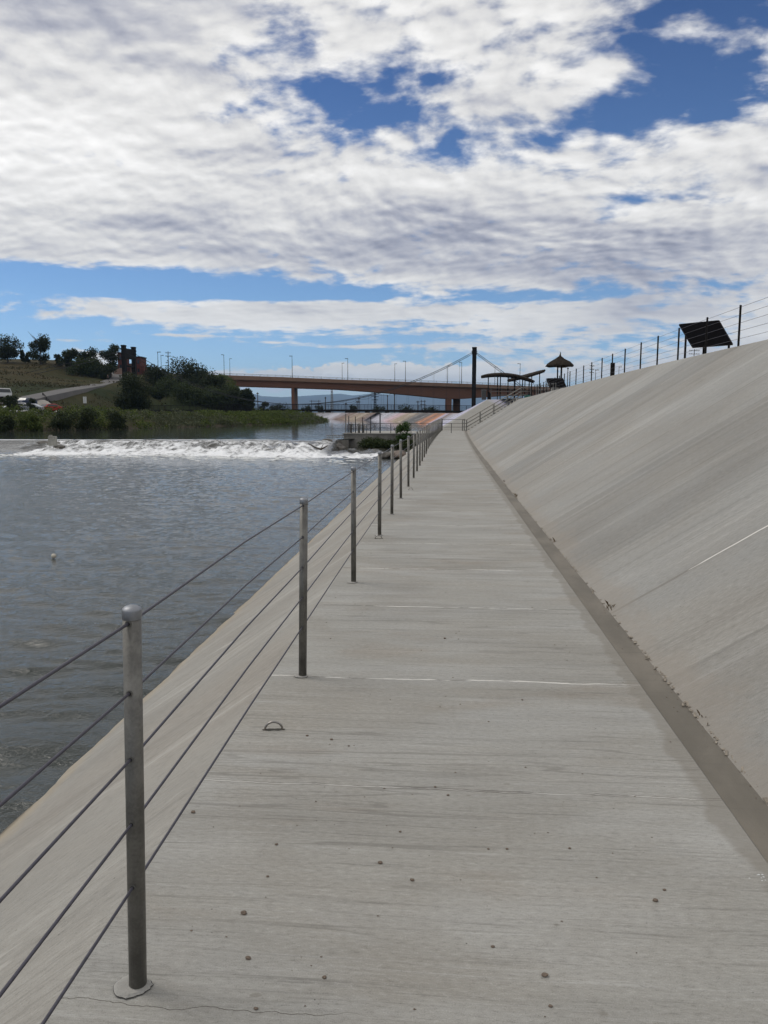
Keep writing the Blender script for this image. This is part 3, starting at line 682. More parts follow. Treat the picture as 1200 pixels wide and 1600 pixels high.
# ------------------------------------------------------------------ crest fence
cf = empty('crest_fence', (7.0, 15, crz(15)), 'tall dark post and cable fence along the top of the right-hand levee', 'fence'); cl = cf.location.copy()
cposts = []
for px_ in (1152.5, 1102, 1059, 1027, 1001, 976.5, 957, 941, 925, 912.5, 901):
    # world position on the line X = 6.9+curve
    d = ray(px_, 560); t_ = 6.9/d[0]
    for _ in range(8): y_ = d[1]*t_; t_ = (6.75+cx(y_))/d[0]
    cposts.append((6.75+cx(d[1]*t_), d[1]*t_))
yy = cposts[0][1]; pre = []
for k in range(1, 7): pre.append((6.75, yy-2.1*k))
y_ = cposts[-1][1]
while y_ < 64: y_ += 2.2; cposts.append((6.75+cx(y_), y_))
cposts = pre[::-1]+cposts
def zt(y): return crz(y)+.005
mb = MB(); mb.cyl((0, 0, -.05), (0, 0, 1.03), .025, n=12); cp0 = mb.build('post', M_dark, cf)
mb = MB(); mb.cyl((0, 0, 1.03), (0, 0, 1.05), .033, .012, n=12); mb.build('cap', M_dark, cp0)
for i, (x_, y_) in enumerate(cposts):
    c = cp0 if i == 0 else copy_tree(cp0, cf); c.location = Vector((x_, y_, zt(y_)))-cl
for h_ in (1.0, .82, .64, .46, .28):
    mb = MB(); mb.tube([Vector((x_, y_, zt(y_)+h_))-cl for x_, y_ in cposts], .004, 5); mb.build('cable', M_cable, cf)
# electrical box on its own stub by the crest fence
d = ray(957, 580); y_ = 30.6; x_ = 7.0+cx(y_)
d = ray(957, 580); t_ = 6.95/d[0]; x_, y_ = d[0]*t_, d[1]*t_
t = empty('control_box', (x_, y_, zt(y_)), 'slim dark electrical box fixed at the levee crest fence', 'electrical box')
mb = MB(); mb.box((0, 0, .42), (.17, .1, .62)); bevel(mb.build('box', M_dark, t), .01); mb = MB(); mb.cyl((0, 0, 0), (0, 0, .2), .02); mb.build('stub', M_lampmetal, t)

# tilted information panel behind the crest fence
A_, B_, C_, D_ = (atD(1062, 508, 25.7), atD(1123, 502, 25.0), atD(1144.5, 539, 24.2), atD(1083, 543.5, 24.9))
t = empty('solar_panel', ((A_.x+B_.x)/2, (A_.y+B_.y)/2, 2.97), 'tilted black rectangular panel on three legs behind the levee crest fence', 'solar panel'); tl = t.location.copy()
nrm = (B_-A_).cross(D_-A_).normalized(); nrm = nrm if nrm.z > 0 else -nrm
mb = MB(); mb.prism([q-tl for q in (A_, B_, C_, D_)], (0, 0, 0), nrm*.045); recalc(mb.build('panel', M_black, t))
def lerp(a, b, k): return a+(b-a)*k
mb = MB()
for k in (0, 1): pass
ed = [(A_, B_), (B_, C_), (C_, D_), (D_, A_)]
for a_, b_ in ed: mb.tube([a_-tl+nrm*.022, b_-tl+nrm*.022], .028, 4)
mb.build('frame', M_dark, t)
for k1, k2 in ((.02, .42), (.47, .5), (.95, .9)):
    top = lerp(lerp(A_, B_, k1), lerp(D_, C_, k1), k2); mb = MB(); mb.cyl((top.x-tl.x, top.y-tl.y, -.02), Vector((top.x, top.y, top.z))-tl, .035, n=10); mb.build('leg', M_dark, t)

# ------------------------------------------------------------------ stairs at the end of the walkway
st = empty('stairway', (1.4+cx(66), 66.3, 0), 'concrete stairway with steel handrails climbing the levee at the walkway end', 'stairs')
mb = MB(); ns = 16; rise = crz(66)/ns; tr = rise/M
for k in range(ns):
    mb.box((k*tr+tr/2+.04, 0, (k+1)*rise/2+.01), (tr*1.02 if k < ns-1 else tr+.1, 1.3, (k+1)*rise+.02-(0 if k < 4 else 0)))
# keep only a thin flight: trim with separate cheek
bevel(mb.build('flight', M_conc, st), .01)
for s, yy_ in (('near', -.72), ('far', .60)):
    mb = MB(); x0, x1 = -.1, ns*tr+.1
    for h_ in (.92, .62, .32):
        mb.tube([(x0-.35, yy_, h_-(0)), (x0, yy_, h_), (x1, yy_, ns*rise+h_), (x1+.5, yy_, ns*rise+h_)], .021, 6)
    for k in range(5):
        xx = x0+(x1-x0)*k/4; zz = max(0, ns*rise*k/4); mb.cyl((xx, yy_, zz-.05), (xx, yy_, zz+.92), .024, n=8)
    mb.cyl((x0-.35, yy_, 0), (x0-.35, yy_, .92), .024, n=8)
    mb.build('handrail', M_steel, st)
er = empty('end_rail', (.2, 66.6, 0), 'low steel barrier across the far end of the walkway', 'barrier'); mb = MB()
xa, xb = -.78+cx(66.6)-.2, 1.1+cx(66.6)-.2
for h_ in (.95, .62, .30): mb.cyl((xa, 0, h_), (xb, 0, h_), .02, n=8)
mb.build('bar', M_steel, er)
for x_ in (xa, xb): mb = MB(); mb.cyl((x_, 0, 0), (x_, 0, 1.0), .028, n=10); mb.build('upright', M_dark, er)

# ------------------------------------------------------------------ plaza furniture
def rail_thing(name, pts, z, h, label, mat, bars=(1.0, .7, .4, .15), gap=1.6, cat='railing'):
    t = empty(name, (pts[0][0], pts[0][1], z), label, cat); o0 = Vector((pts[0][0], pts[0][1], z)); mb = MB(); mp = MB()
    for (a_, b_) in zip(pts[:-1], pts[1:]):
        a_ = Vector((a_[0], a_[1], z))-o0; b_ = Vector((b_[0], b_[1], z))-o0; L = (b_-a_).length; n = max(1, int(L/gap))
        for f_ in bars: mb.cyl(a_+Vector((0, 0, h*f_)), b_+Vector((0, 0, h*f_)), .02, n=6)
        for k in range(n+1): p = a_.lerp(b_, k/n); mp.cyl(p, p+Vector((0, 0, h)), .026, n=6)
    mb.build('bars', mat, t); mp.build('posts', mat, t); return t
a1 = atD(767, 620, 75); a2 = atD(829, 620, 75)
rail_thing('guardrail', [(a1.x, a1.y), (a2.x, a2.y)], 2.75, 1.15, 'grey multi-bar guardrail on the plaza above the stairway', M_steel, gap=1.5)
a1 = atD(838, 620, 70); a2 = atD(868, 620, 62)
rail_thing('guardrail', [(a1.x, a1.y), (a2.x, a2.y)], 2.72, 1.15, 'short grey guardrail between stair head and thatched kiosk', M_steel, gap=.9)
p = atD(756, 622, 74.6); t = empty('waste_bin', (p.x, p.y, 2.75), 'pale grey slatted bin at the left end of the plaza guardrail', 'bin')
mb = MB(); mb.box((0, 0, .45), (.42, .42, .9)); bevel(mb.build('bin_body', M_steel, t), .03); mb = MB(); mb.box((0, 0, .93), (.48, .48, .06)); mb.build('lid', M_steel, t)
for k in range(-3, 4): mb = MB(); mb.box((k*.06, -.215, .45), (.03, .02, .8)); mb.build('slat', M_lampmetal, t)
p = atD(764, 622, 74.4); t = empty('black_bin', (p.x, p.y, 2.75), 'black sloping-topped bin next to the pale slatted bin', 'bin')
mb = MB(); mb.prism([(-.15, -.2, 0), (.15, -.2, 0), (.15, -.2, .55), (-.15, -.2, .8)], (0, 0, 0), (0, .4, 0)); recalc(mb.build('bin_body', M_dark, t)); mb = MB(); mb.box((0, 0, .70), (.34, .44, .04), ry=.7); mb.build('lid', M_dark, t)
p = atD(824, 618, 71); t = empty('teal_planter', (p.x, p.y, 2.75), 'teal painted planter box by the head of the stairway', 'planter')
mb = MB(); mb.box((0, 0, .2), (.5, .4, .42)); bevel(mb.build('box', simple('teal_paint', (.03, .13, .11), .6), t), .02); mb = MB(); mb.box((0, 0, .42), (.54, .44, .05)); mb.build('rim', M_dark, t)

def canopy(name, label, c, L, Wd, rz, arch, tilt, hgt_, legs, zb=2.75):
    t = empty(name, (c.x, c.y, zb), label, 'canopy', rz=rz); P = []; P2 = []
    nx, ny = 17, 7
    for i in range(nx):
        u = i/(nx-1)*2-1; row = []; row2 = []
        for j in range(ny):
            v = j/(ny-1)*2-1; wv = Wd/2*math.sqrt(max(.02, 1-(u*.93)**2)); z = hgt_+arch*(1-u*u)+tilt*u+.25*(1-v*v)*math.sqrt(max(0, 1-u*u*.9))
            row.append((u*L/2, v*wv, z)); row2.append((u*L/2, v*wv, z-.16))
        P.append(row); P2.append(row2)
    mb = MB(); mb.grid(P); mb.grid(P2)
    b = nx*ny
    rim = [i*ny for i in range(nx)], [i*ny+ny-1 for i in range(nx)]
    for r_ in rim:
        for a_, c_ in zip(r_[:-1], r_[1:]): mb.f.append((a_, c_, b+c_, b+a_)); mb.mi.append(0)
    for e in (0, (nx-1)*ny):
        for j in range(ny-1): mb.f.append((e+j, e+j+1, b+e+j+1, b+e+j)); mb.mi.append(0)
    recalc(mb.build('roof', M_darkwood, t))
    mb = MB(); mb.tube([(u*L/2, 0, hgt_+arch*(1-u*u)+tilt*u-.22) for u in np.linspace(-1, 1, 12)], .06, 6); mb.build('ridge_beam', M_dark, t)
    for (u, v) in legs:
        z = hgt_+arch*(1-u*u)+tilt*u-.05; mb = MB(); mb.cyl((u*L/2, v*Wd/2, 0), (u*L/2, v*Wd/2, z), .06, n=8); mb.build('leg', M_dark, t)
    return t
canopy('shade_canopy', 'dark leaf-shaped canopy roof on posts, larger one nearer the black tower', atD(793, 600, 92), 6.2, 3.2, PSI*-1+.12, .40, -.30, 2.75, ((-.75, -.4), (-.35, .5), (-.3, -.5), (.05, .5), (.25, -.5), (.6, .4), (.8, -.3)))
canopy('shade_canopy', 'dark upswept canopy roof on posts, right one with its tip raised', atD(822, 596, 98), 4.6, 2.6, .08, -.12, .62, 3.45, ((-.6, .4), (-.1, -.4), (.35, .4), (.7, -.3)))
# thatched kiosk
c = atD(874, 600, 72); t = empty('thatched_kiosk', (c.x, c.y, 2.72), 'small kiosk with conical thatched roof above a dark box counter', 'kiosk'); mb = MB()
z0 = 3.05; pr = [(0, z0+1.10), (.06, z0+1.06), (.10, z0+.9), (.45, z0+.66), (.9, z0+.40), (1.18, z0+.18), (1.28, z0+.02), (1.16, z0-.06), (.6, z0+.10), (0, z0+.15)]
n = 26; vs = []; fs = []
for r_, z_ in pr: vs += [(r_*(1+.05*math.sin(k*2.3+r_*9))*math.cos(2*PI*k/n), r_*(1+.05*math.sin(k*2.3))*math.sin(2*PI*k/n), z_+.03*math.sin(k*5.1+r_*20)) for k in range(n)]
for i in range(len(pr)-1): fs += [(i*n+k, (i+1)*n+k, (i+1)*n+(k+1) % n, i*n+(k+1) % n) for k in range(n)]
mb.add(vs, fs); recalc(mb.build('thatched_roof', M_darkwood, t))
mb = MB(); mb.tube([(0, 0, z0+1.0), (.03, 0, z0+1.2), (-.03, 0, z0+1.32)], [.05, .04, .02], 6); mb.build('finial', M_darkwood, t)
for dx in (-.19, .15): mb = MB(); mb.cyl((dx, 0, 0), (dx, 0, z0+.2), .085 if dx > 0 else .065, n=10); mb.build('column', M_dark, t)
mb = MB(); mb.add([(-1.15, -.5, 1.95), (.25, -.5, 1.95), (.62, -.5, 1.1), (-.85, -.5, 1.1), (-1.15, .5, 1.95), (.25, .5, 1.95), (.62, .5, 1.1), (-.85, .5, 1.1)], [(0, 1, 2, 3), (4, 7, 6, 5), (0, 4, 5, 1), (1, 5, 6, 2), (3, 2, 6, 7), (0, 3, 7, 4)]); recalc(mb.build('counter', M_dark, t)); mb = MB(); mb.box((-.1, 0, .55), (1.3, .9, 1.12)); mb.build('plinth', M_conc, t)
# curled sculpture beside the kiosk
c = atD(853, 600, 73); t = empty('wire_sculpture', (c.x, c.y, 2.72), 'thin curly metal ornament on a pole left of the thatched kiosk', 'ornament'); mb = MB()
mb.tube([(.16*math.cos(a*1.0)*(1-.4*a/14), .16*math.sin(a), .9+a*.078) for a in np.linspace(0, 14, 60)], .012, 5); mb.build('coil', M_dark, t); mb = MB(); mb.cyl((0, 0, 0), (0, 0, 1.95), .014, n=6); mb.build('pole', M_dark, t)

# ------------------------------------------------------------------ street lamps, poles
def lamp(p, zb, h, label, double=False, group=None, side=1):
    t = empty('street_lamp', (p.x, p.y, zb), label, 'street lamp', group); mb = MB(); mb.cyl((0, 0, 0), (0, 0, h), .13*h/9, .07*h/9, n=8); mb.build('pole', M_lampmetal, t)
    mb = MB(); k = h/9
    mb.tube([(0, 0, h-.05), (side*.25*k, 0, h+.15*k), (side*.55*k, 0, h+.2*k)], .05*k, 6)
    mb.build('arm', M_lampmetal, t)
    mb = MB(); mb.box((side*.7*k, 0, h+.18*k), (.75*k, .34*k, .2*k)); mb.build('lamp_head', M_lampmetal, t)
    mb = MB(); mb.cyl((0, 0, h-.1*k), (0, 0, h+.38*k), .16*k, .05*k, n=8); mb.build('pole_cap', M_lampmetal, t)
    return t
# ------------------------------------------------------------------ road bridge
def bz(px, y, D=300): return atD(px, y, D)
top = [(120, 580), (250, 582), (326, 583.6), (440, 587.5), (540, 591.7), (640, 595), (735, 598.2), (790, 600.5), (860, 603), (960, 607), (1100, 612)]
strip = [(120, 587), (250, 590), (326, 592), (440, 595), (540, 598.5), (640, 601.8), (735, 605), (790, 607.5), (860, 610), (960, 614), (1100, 619)]
bot = [(120, 600), (250, 601), (352, 602.5), (454, 605.5), (523, 607.8), (582, 612), (640, 616.8), (695, 622.5), (706, 623), (722, 623), (735, 622), (800, 617.5), (870, 617.8), (960, 622), (1100, 630)]
c = bz(455, 610); rb = empty('road_bridge', (c.x, c.y, 0), 'long tan road bridge with deepened girder spanning beyond the footbridge', 'bridge'); rl = rb.location.copy()
pxs = np.arange(130, 1090, 12.)
def yi(tab, x): return np.interp(x, [q[0] for q in tab], [q[1] for q in tab])
fwd = Vector((FW[0], FW[1], 0))
def sect(front, name, mat, tabA, tabB, off, depth):
    P = []
    for x in pxs:
        a_ = bz(x, yi(tabA, x))-rl+fwd*off; b_ = bz(x, yi(tabB, x))-rl+fwd*off
        P.append([a_, b_, b_+fwd*depth, a_+fwd*depth, a_])
    mb = MB(); mb.grid(P); recalc(mb.build(name, mat, rb))
top2 = [(x, y+1.6) for x, y in top]
sect(0, 'parapet', M_rust2, top2, strip, 0, .5)
topf = top
sect(0, 'girder', M_rust, [(x, y+.3) for x, y in strip], bot, 1.0, 1.2)
sect(0, 'girder', M_rust, [(x, y+.3) for x, y in strip], bot, 12.0, 1.2)
sect(0, 'deck_slab', M_rust2, [(x, y-2) for x, y in strip], [(x, y+.9) for x, y in strip], .5, 14)
sect(0, 'parapet', M_rust2, top2, strip, 14.5, .5)
# steel rail on the parapet
mb = MB()
for x in pxs:
    a_ = bz(x, yi(top, x)-1.2)-rl+fwd*.25; b_ = bz(x, yi(top2, x))-rl+fwd*.25; mb.cyl(b_, a_, .05, n=5)
for x1, x2 in zip(pxs[:-1], pxs[1:]):
    mb.cyl(bz(x1, yi(top, x1)-1.2)-rl+fwd*.25, bz(x2, yi(top, x2)-1.2)-rl+fwd*.25, .05, n=5); mb.cyl(bz(x1, yi(top, x1)+.2)-rl+fwd*.25, bz(x2, yi(top, x2)+.2)-rl+fwd*.25, .04, n=5)
mb.build('railing', M_lampmetal, rb)
for xa_, xb_, off, dep, y1 in ((454.6, 459.2, 1, 12, 606), (696.8, 706.2, 1.2, 2.4, 621), (711.7, 722.3, 8, 3, 621), (930, 938, 1, 10, 618)):
    a_ = bz(xa_, y1)-rl+fwd*off; b_ = bz(xb_, y1)-rl+fwd*off; g1 = a_.copy(); g1.z = -1; g2_ = b_.copy(); g2_.z = -1
    mb = MB(); mb.prism([a_, b_, g2_, g1], (0, 0, 0), fwd*dep); recalc(mb.build('pier', M_rust, rb))
lamps = [(350.5, 555, 585), (359.5, 561, 585), (456.8, 557, 589), (534.7, 568, 592), (543.5, 561, 592), (616.8, 569, 595), (633.4, 565, 595), (699.3, 572, 597), (721, 567, 598), (773, 574, 600), (812, 569, 602)]
ordn = ['first', 'second', 'third', 'fourth', 'fifth', 'sixth', 'seventh', 'eighth', 'ninth', 'tenth', 'eleventh']
for i, (x, yt, yb) in enumerate(lamps):
    D = 301 if i % 2 else 314; a_ = atD(x, yb+4, D); b_ = atD(x, yt, D)
    lamp(a_, a_.z, b_.z-a_.z, 'grey street lamp on the tan road bridge, %s from its left end' % ordn[i], group='street lamps along the road bridge', side=1 if i % 2 else -1)
for (x, yt, yb, D, lb) in ((966.7, 574, 590, 120, 'small street lamp showing above the crest between two fence posts, right one'), (930, 579, 600, 110, 'small street lamp showing above the crest left of the box-bearing post'),
                           (247.5, 551, 585, 262, 'street lamp above the trees beside the crossarmed utility pole'), (252.5, 556, 585, 290, 'shorter farther street lamp just left of the crossarmed utility pole'), (97+888, 0, 0, 0, None)):
    if lb is None: continue
    a_ = atD(x, yb, D); b_ = atD(x, yt, D); lamp(a_, a_.z-2, b_.z-a_.z+2, lb)

def utility(px_, yt, D, zb, arms, label, h_w=1.2, lab='utility pole'):
    b_ = atD(px_, yt, D); t = empty('utility_pole', (b_.x, b_.y, zb), label, lab); h = b_.z-zb; mb = MB(); mb.cyl((0, 0, 0), (0, 0, h), .17*D/260, .11*D/260, n=8); mb.build('pole', M_bark, t)
    for k in range(arms):
        mb = MB(); z = h-.5*D/260-k*1.1*D/260; mb.box((0, 0, z), (h_w*2, .14*D/260, .14*D/260), .3)
        for s in (-.9, -.45, .45, .9): mb.cyl((s*h_w*math.cos(.3), s*h_w*math.sin(.3), z), (s*h_w*math.cos(.3), s*h_w*math.sin(.3), z+.28*D/260), .06*D/260, n=5)
        mb.build('crossarm', M_bark, t)
    return t
utility(262.5, 549, 262, 9, 2, 'utility pole with two crossarms rising behind the big trees', .85)
utility(925, 569.5, 90, 2.0, 3, 'thin pole with short crossarms rising behind the levee crest', .28)
utility(887.5, 574, 95, 2.0, 1, 'tall thin pole just right of the thatched kiosk', .1)
utility(402.5, 613, 420, 1, 1, 'distant utility pole above the flat trees left of the bridge pier', .6)
utility(508.5, 620, 520, 1, 1, 'distant thin pole left of the tall lattice mast', .5)
utility(616.5, 615, 330, 1, 1, 'tall plain pole under the middle of the road bridge', .3)
utility(605.5, 617, 420, 1, 1, 'thinner pole left of the tall plain pole under the bridge', .3)
utility(561, 621, 480, 1, 2, 'distant utility pole carrying wires just left of the lattice pylon', .8)
utility(558, 626, 560, 1, 1, 'shorter distant pole carrying wires, farther left of the pylon', .8)
utility(540.5, 629, 700, 1, 1, 'faint farthest wire pole near the low dark trees', .9)
utility(1085, 545.5, 60, 2.0, 2, 'crossarmed utility pole top peeking over the crest below the tilted panel', .45)
utility(653, 626, 500, 1, 1, 'faint pole left of the twin H-frame poles', 1.0)
def hframe(px_, D, yt, w_, label):
    b_ = atD(px_, yt, D); t = empty('h_frame_pole', (b_.x, b_.y, .8), label, 'power pole'); h = b_.z-.8
    for s in (-1, 1): mb = MB(); mb.cyl((s*w_, 0, 0), (s*w_, 0, h), .25, .18, n=6); mb.build('pole', M_bark, t)
    for z in (h-.8, h-3.0): mb = MB(); mb.box((0, 0, z), (w_*3.2, .35, .35)); mb.build('crossarm', M_bark, t)
hframe(661, 500, 625, 1.1, 'twin-pole H-frame power pole right of the orange mural stripes')
hframe(492.5, 560, 625, 2.6, 'wide H-frame power pole behind the low dark trees near the tall mast')
def lattice(px_, yt, D, bw, label, arms):
    b_ = atD(px_, yt, D); t = empty('lattice_tower', (b_.x, b_.y, .8), label, 'lattice tower', rz=.3); h = b_.z-.8; mb = MB(); tw = bw*.45
    for sx in (-1, 1):
        for sy in (-1, 1): mb.cyl((sx*bw, sy*bw, 0), (sx*tw, sy*tw, h), .16, n=4)
    N_ = 9
    for k in range(N_):
        z1, z2 = h*k/N_, h*(k+1)/N_; w1 = bw+(tw-bw)*k/N_; w2 = bw+(tw-bw)*(k+1)/N_
        for s in (-1, 1):
            mb.cyl((-w1, s*w1, z1), (w2, s*w2, z2), .1, n=4); mb.cyl((w1, s*w1, z1), (-w2, s*w2, z2), .1, n=4); mb.cyl((s*w1, -w1, z1), (s*w2, w2, z2), .1, n=4)
    mb.build('lattice_frame', M_dark if arms else simple('galvanised_lattice', (.2, .2, .2), .6), t)
    for k in range(arms): mb = MB(); mb.box((0, 0, h-1.5-k*2.4), (6.2-.8*k, .5, .35)); mb.build('crossarm', M_dark, t)
lattice(518.5, 606, 560, .9, 'tall pale lattice mast under the road bridge', 0)
lattice(586, 611, 560, .9, 'dark lattice pylon with crossarms under the road bridge', 3)
t = empty('power_line', (0, 0, 0), 'sagging power wires running from the dark lattice pylon to small poles', 'power line')
prev = [atD(620, 612, 520), atD(586, 616, 560), atD(561, 623, 480), atD(558, 627, 560), atD(540.5, 630.5, 700), atD(470, 637, 900)]
for dz in (0, 1.6):
    mb = MB(); pts = []
    for a_, b_ in zip(prev[:-1], prev[1:]):
        for k in range(8): q = a_.lerp(b_, k/8); q.z -= 3.2*(k/8)*(1-k/8)*2-dz; pts.append(q)
    mb.tube(pts, .09, 4); mb.build('wire', M_dark, t)

# ------------------------------------------------------------------ suspension footbridge
RTp = atD(740, 641, 180); LTp = atD(205, 641, 189.8)
ax = (RTp-LTp); ax.z = 0; SPAN = ax.length; ax.normalize(); ay = Vector((-ax.y, ax.x, 0)); ay = ay if ay.y > 0 else -ay
sb = empty('suspension_footbridge', (LTp.x, LTp.y, 0), 'dark suspension footbridge with black towers spanning the river', 'footbridge'); s0 = Vector((LTp.x, LTp.y, 0))
DZ = 1.98; W2 = 2.3
def sp(s, w_, z): return ax*s+ay*w_+Vector((0, 0, z))
def dkz(s): return DZ+.35*(4*(s/SPAN)*(1-s/SPAN))-.1
S0, S1 = -6, SPAN+6
P = []
for s in np.linspace(S0, S1, 40):
    z = dkz(min(max(s, 0), SPAN)); P.append([sp(s, -W2, z), sp(s, -W2, z-.52), sp(s, W2, z-.52), sp(s, W2, z), sp(s, -W2, z)])
mb = MB(); mb.grid(P); recalc(mb.build('deck', M_dark, sb))
mb = MB()
for s in np.arange(2, SPAN, 4.7): mb.box(sp(s, 0, dkz(s)-.62), (.5, W2*2+.3, .28), math.atan2(ax.y, ax.x))
mb.build('floor_beams', M_dark, sb)
for w_ in (-W2, W2):
    mb = MB(); ss_ = np.arange(0, SPAN+.1, 1.57)
    for s in ss_: mb.cyl(sp(s, w_, dkz(s)), sp(s, w_, dkz(s)+1.15), .035, n=4)
    for h_, r_ in ((1.15, .05), (.9, .02), (.7, .02), (.5, .02), (.3, .02), (.12, .03)): mb.tube([sp(s, w_, dkz(s)+h_) for s in ss_], r_, 4)
    mb.build('railing', M_dark, sb)
TH = {0: 16.4, 1: 15.6}
def caz(s): return (dkz(SPAN/2)+1.2)+((TH[0] if s < SPAN/2 else TH[1])-dkz(SPAN/2)-1.5)*((s-SPAN/2)/(SPAN/2))**2
for w_ in (-W2, W2):
    mb = MB(); pts = [sp(s, w_, caz(s)) for s in np.linspace(0, SPAN, 50)]
    mb.tube([sp(-26, w_, 11)]+pts+[sp(SPAN+9.5, w_*1.4, 8.4), sp(SPAN+16, w_*1.6, 3)], .065, 5); mb.build('main_cable', M_lampmetal, sb)
    for s in np.arange(2, SPAN-1, 3.0):
        mb = MB(); mb.cyl(sp(s, w_, dkz(s)), sp(s, w_, caz(s)), .018, n=4, caps=False); mb.build('suspender', M_lampmetal, sb)
for s, th in ((0, 17.2), (SPAN, 15.9)):
    r = None
    mbt = MB(); rz = math.atan2(ax.y, ax.x)
    big = s > 1; cw = .95 if big else .85
    for w_ in (-W2-.4, W2+.4):
        mbt.box(sp(s, w_, th/2-.6), (cw, 1.0, th+1.2), rz)
    for z_ in ((th-1.4,) if big else (th-1.1, th-2.2)): mbt.box(sp(s, 0, z_), (cw-.1, W2*2, 1.3), rz)
    if not big: mbt.box(sp(s, 0, th-4.6), (cw-.5, W2*2, .35), rz)
    tw = mbt.build('tower', M_dark, sb)
    for w_ in (-W2-.4, W2+.4): mb = MB(); mb.box(sp(s, w_, th+.12), (cw+.12, 1.12, .3), rz); mb.box(sp(s, w_, th-.7), (cw+.3, .9, .22), rz); mb.build('saddle', M_dark, tw)

# ------------------------------------------------------------------ intake platform in the river
pf = empty('intake_platform', (-7.4, 56, -.05), 'grey concrete intake platform with railings jutting from the right bank', 'platform'); f0 = Vector((-7.4, 56, -.05))
mb = MB(); poly = [(-.1, .3), (1.2, 0), (5.6, .2), (6.6, 3), (6.6, 8), (0.3, 7.5)]
mb.prism([(a_, b_, .02) for a_, b_ in poly], (0, 0, 0), (0, 0, -1.9)); recalc(mb.build('wall', M_wallconc, pf))
mb = MB(); mb.prism([(a_*1.01-.03, b_*1.01-.05, .09) for a_, b_ in poly], (0, 0, 0), (0, 0, -.066)); recalc(mb.build('deck', M_conc, pf))
def prow(a_, b_, h, bars, gap, name='railing'):
    a_ = Vector(a_); b_ = Vector(b_); mb = MB(); n = max(1, round((b_-a_).length/gap))
    for k in range(n+1): p = a_.lerp(b_, k/n); mb.cyl(p, p+Vector((0, 0, h)), .022, n=6)
    for f_ in bars: mb.cyl(a_+Vector((0, 0, h*f_)), b_+Vector((0, 0, h*f_)), .018, n=6)
    mb.build(name, M_lampmetal, pf)
prow((1.9, .3, .09), (7.8, .9, .09), .72, (1, ), 1.45)
prow((.2, .4, .09), (1.9, .2, .09), .62, (1, .5), .3)
prow((.2, .4, .09), (.3, 3.0, .09), .62, (1, .5), .6)
# gate hoists
for k, (x_, y_) in enumerate(((.35, 1.2), (.95, 1.2), (1.25, 1.3))):
    g_ = MB(); g_.box((x_, y_, .35), (.16, .2, .55)); g_.cyl((x_, y_, .5), (x_, y_, .85), .02, n=6)
    g_.tube([(x_+.17*math.cos(a), y_-.12, .52+.17*math.sin(a)) for a in np.linspace(0, 2*PI, 13)], .02, 5); g_.build('gate_hoist', M_steel, pf)
for x_, zt_ in ((.12, 1.35), (.62, 1.3), (1.15, 1.25), (1.75, 1.3), (2.45, 1.5)):
    mb = MB(); mb.cyl((x_+.1, .9, .05), (x_+.1, .9, zt_), .03 if zt_ < 1.5 else .045, n=8); mb.build('pole', M_lampmetal, pf)
g_ = atz(541, 699, WL); t = empty('gauge_pole', (g_.x, g_.y-.2, WL-.2), 'slender grey gauge pole standing at the platform wall corner', 'pole')
mb = MB(); mb.cyl((0, 0, 0), (0, 0, 2.75), .035, n=8); mb.build('shaft', M_steel, t); mb = MB(); mb.box((0, .05, .6), (.14, .03, 1.1)); mb.build('gauge_board', M_pale, t)
t = empty('trash_rack', (g_.x-.9, g_.y+1.2, -.4), 'grey sloping bar rack dipping into the water left of the platform', 'rack')
for k in range(8):
    mb = MB(); mb.cyl((-.95+k*.17, 1.2, .12+.0*k), (-.25+k*.17, -1.4, -.30), .022, n=5); mb.build('bar', M_steel, t)
mb = MB(); mb.cyl((-1.0, 1.2, .14), (.6, 1.2, .14), .03, n=6); mb.cyl((-.3, -1.4, -.28), (1.1, -1.4, -.28), .03, n=6); mb.build('frame', M_steel, t)

# ------------------------------------------------------------------ vegetation
def leaf_mat(name, c1, c2, c3):
    m, N, b = material(name); g_ = N.n('ShaderNodeNewGeometry'); r = g_.outputs['Random Per Island']
    N.put(b.inputs['Base Color'], N.ramp(r, [(0, c1), (.5, c2), (1, c3)])); b.inputs['Roughness'].default_value = .7; b.inputs['Specular IOR Level'].default_value = .2
    tr_ = N.n('ShaderNodeBsdfTranslucent'); N.put(tr_.inputs[0], N.ramp(r, [(0, c2), (1, c3)])); mx = N.n('ShaderNodeMixShader'); mx.inputs[0].default_value = .25
    out = N.nt.nodes['Material Output']; N.L.new(b.outputs[0], mx.inputs[1]); N.L.new(tr_.outputs[0], mx.inputs[2]); N.L.new(mx.outputs[0], out.inputs[0]); return m
L_dark = leaf_mat('dark_leaves', (.012, .018, .008), (.022, .032, .012), (.04, .052, .02))
L_mid = leaf_mat('green_leaves', (.02, .032, .010), (.036, .052, .016), (.06, .078, .028))
L_reed = leaf_mat('reed_leaves', (.030, .046, .009), (.060, .088, .018), (.115, .14, .035))
L_sage = leaf_mat('sage_leaves', (.04, .05, .025), (.075, .088, .045), (.12, .13, .075))
LQ = []
def leaf(mb, c, s, up=.0): LQ.append((c[0], c[1], c[2], s, up))
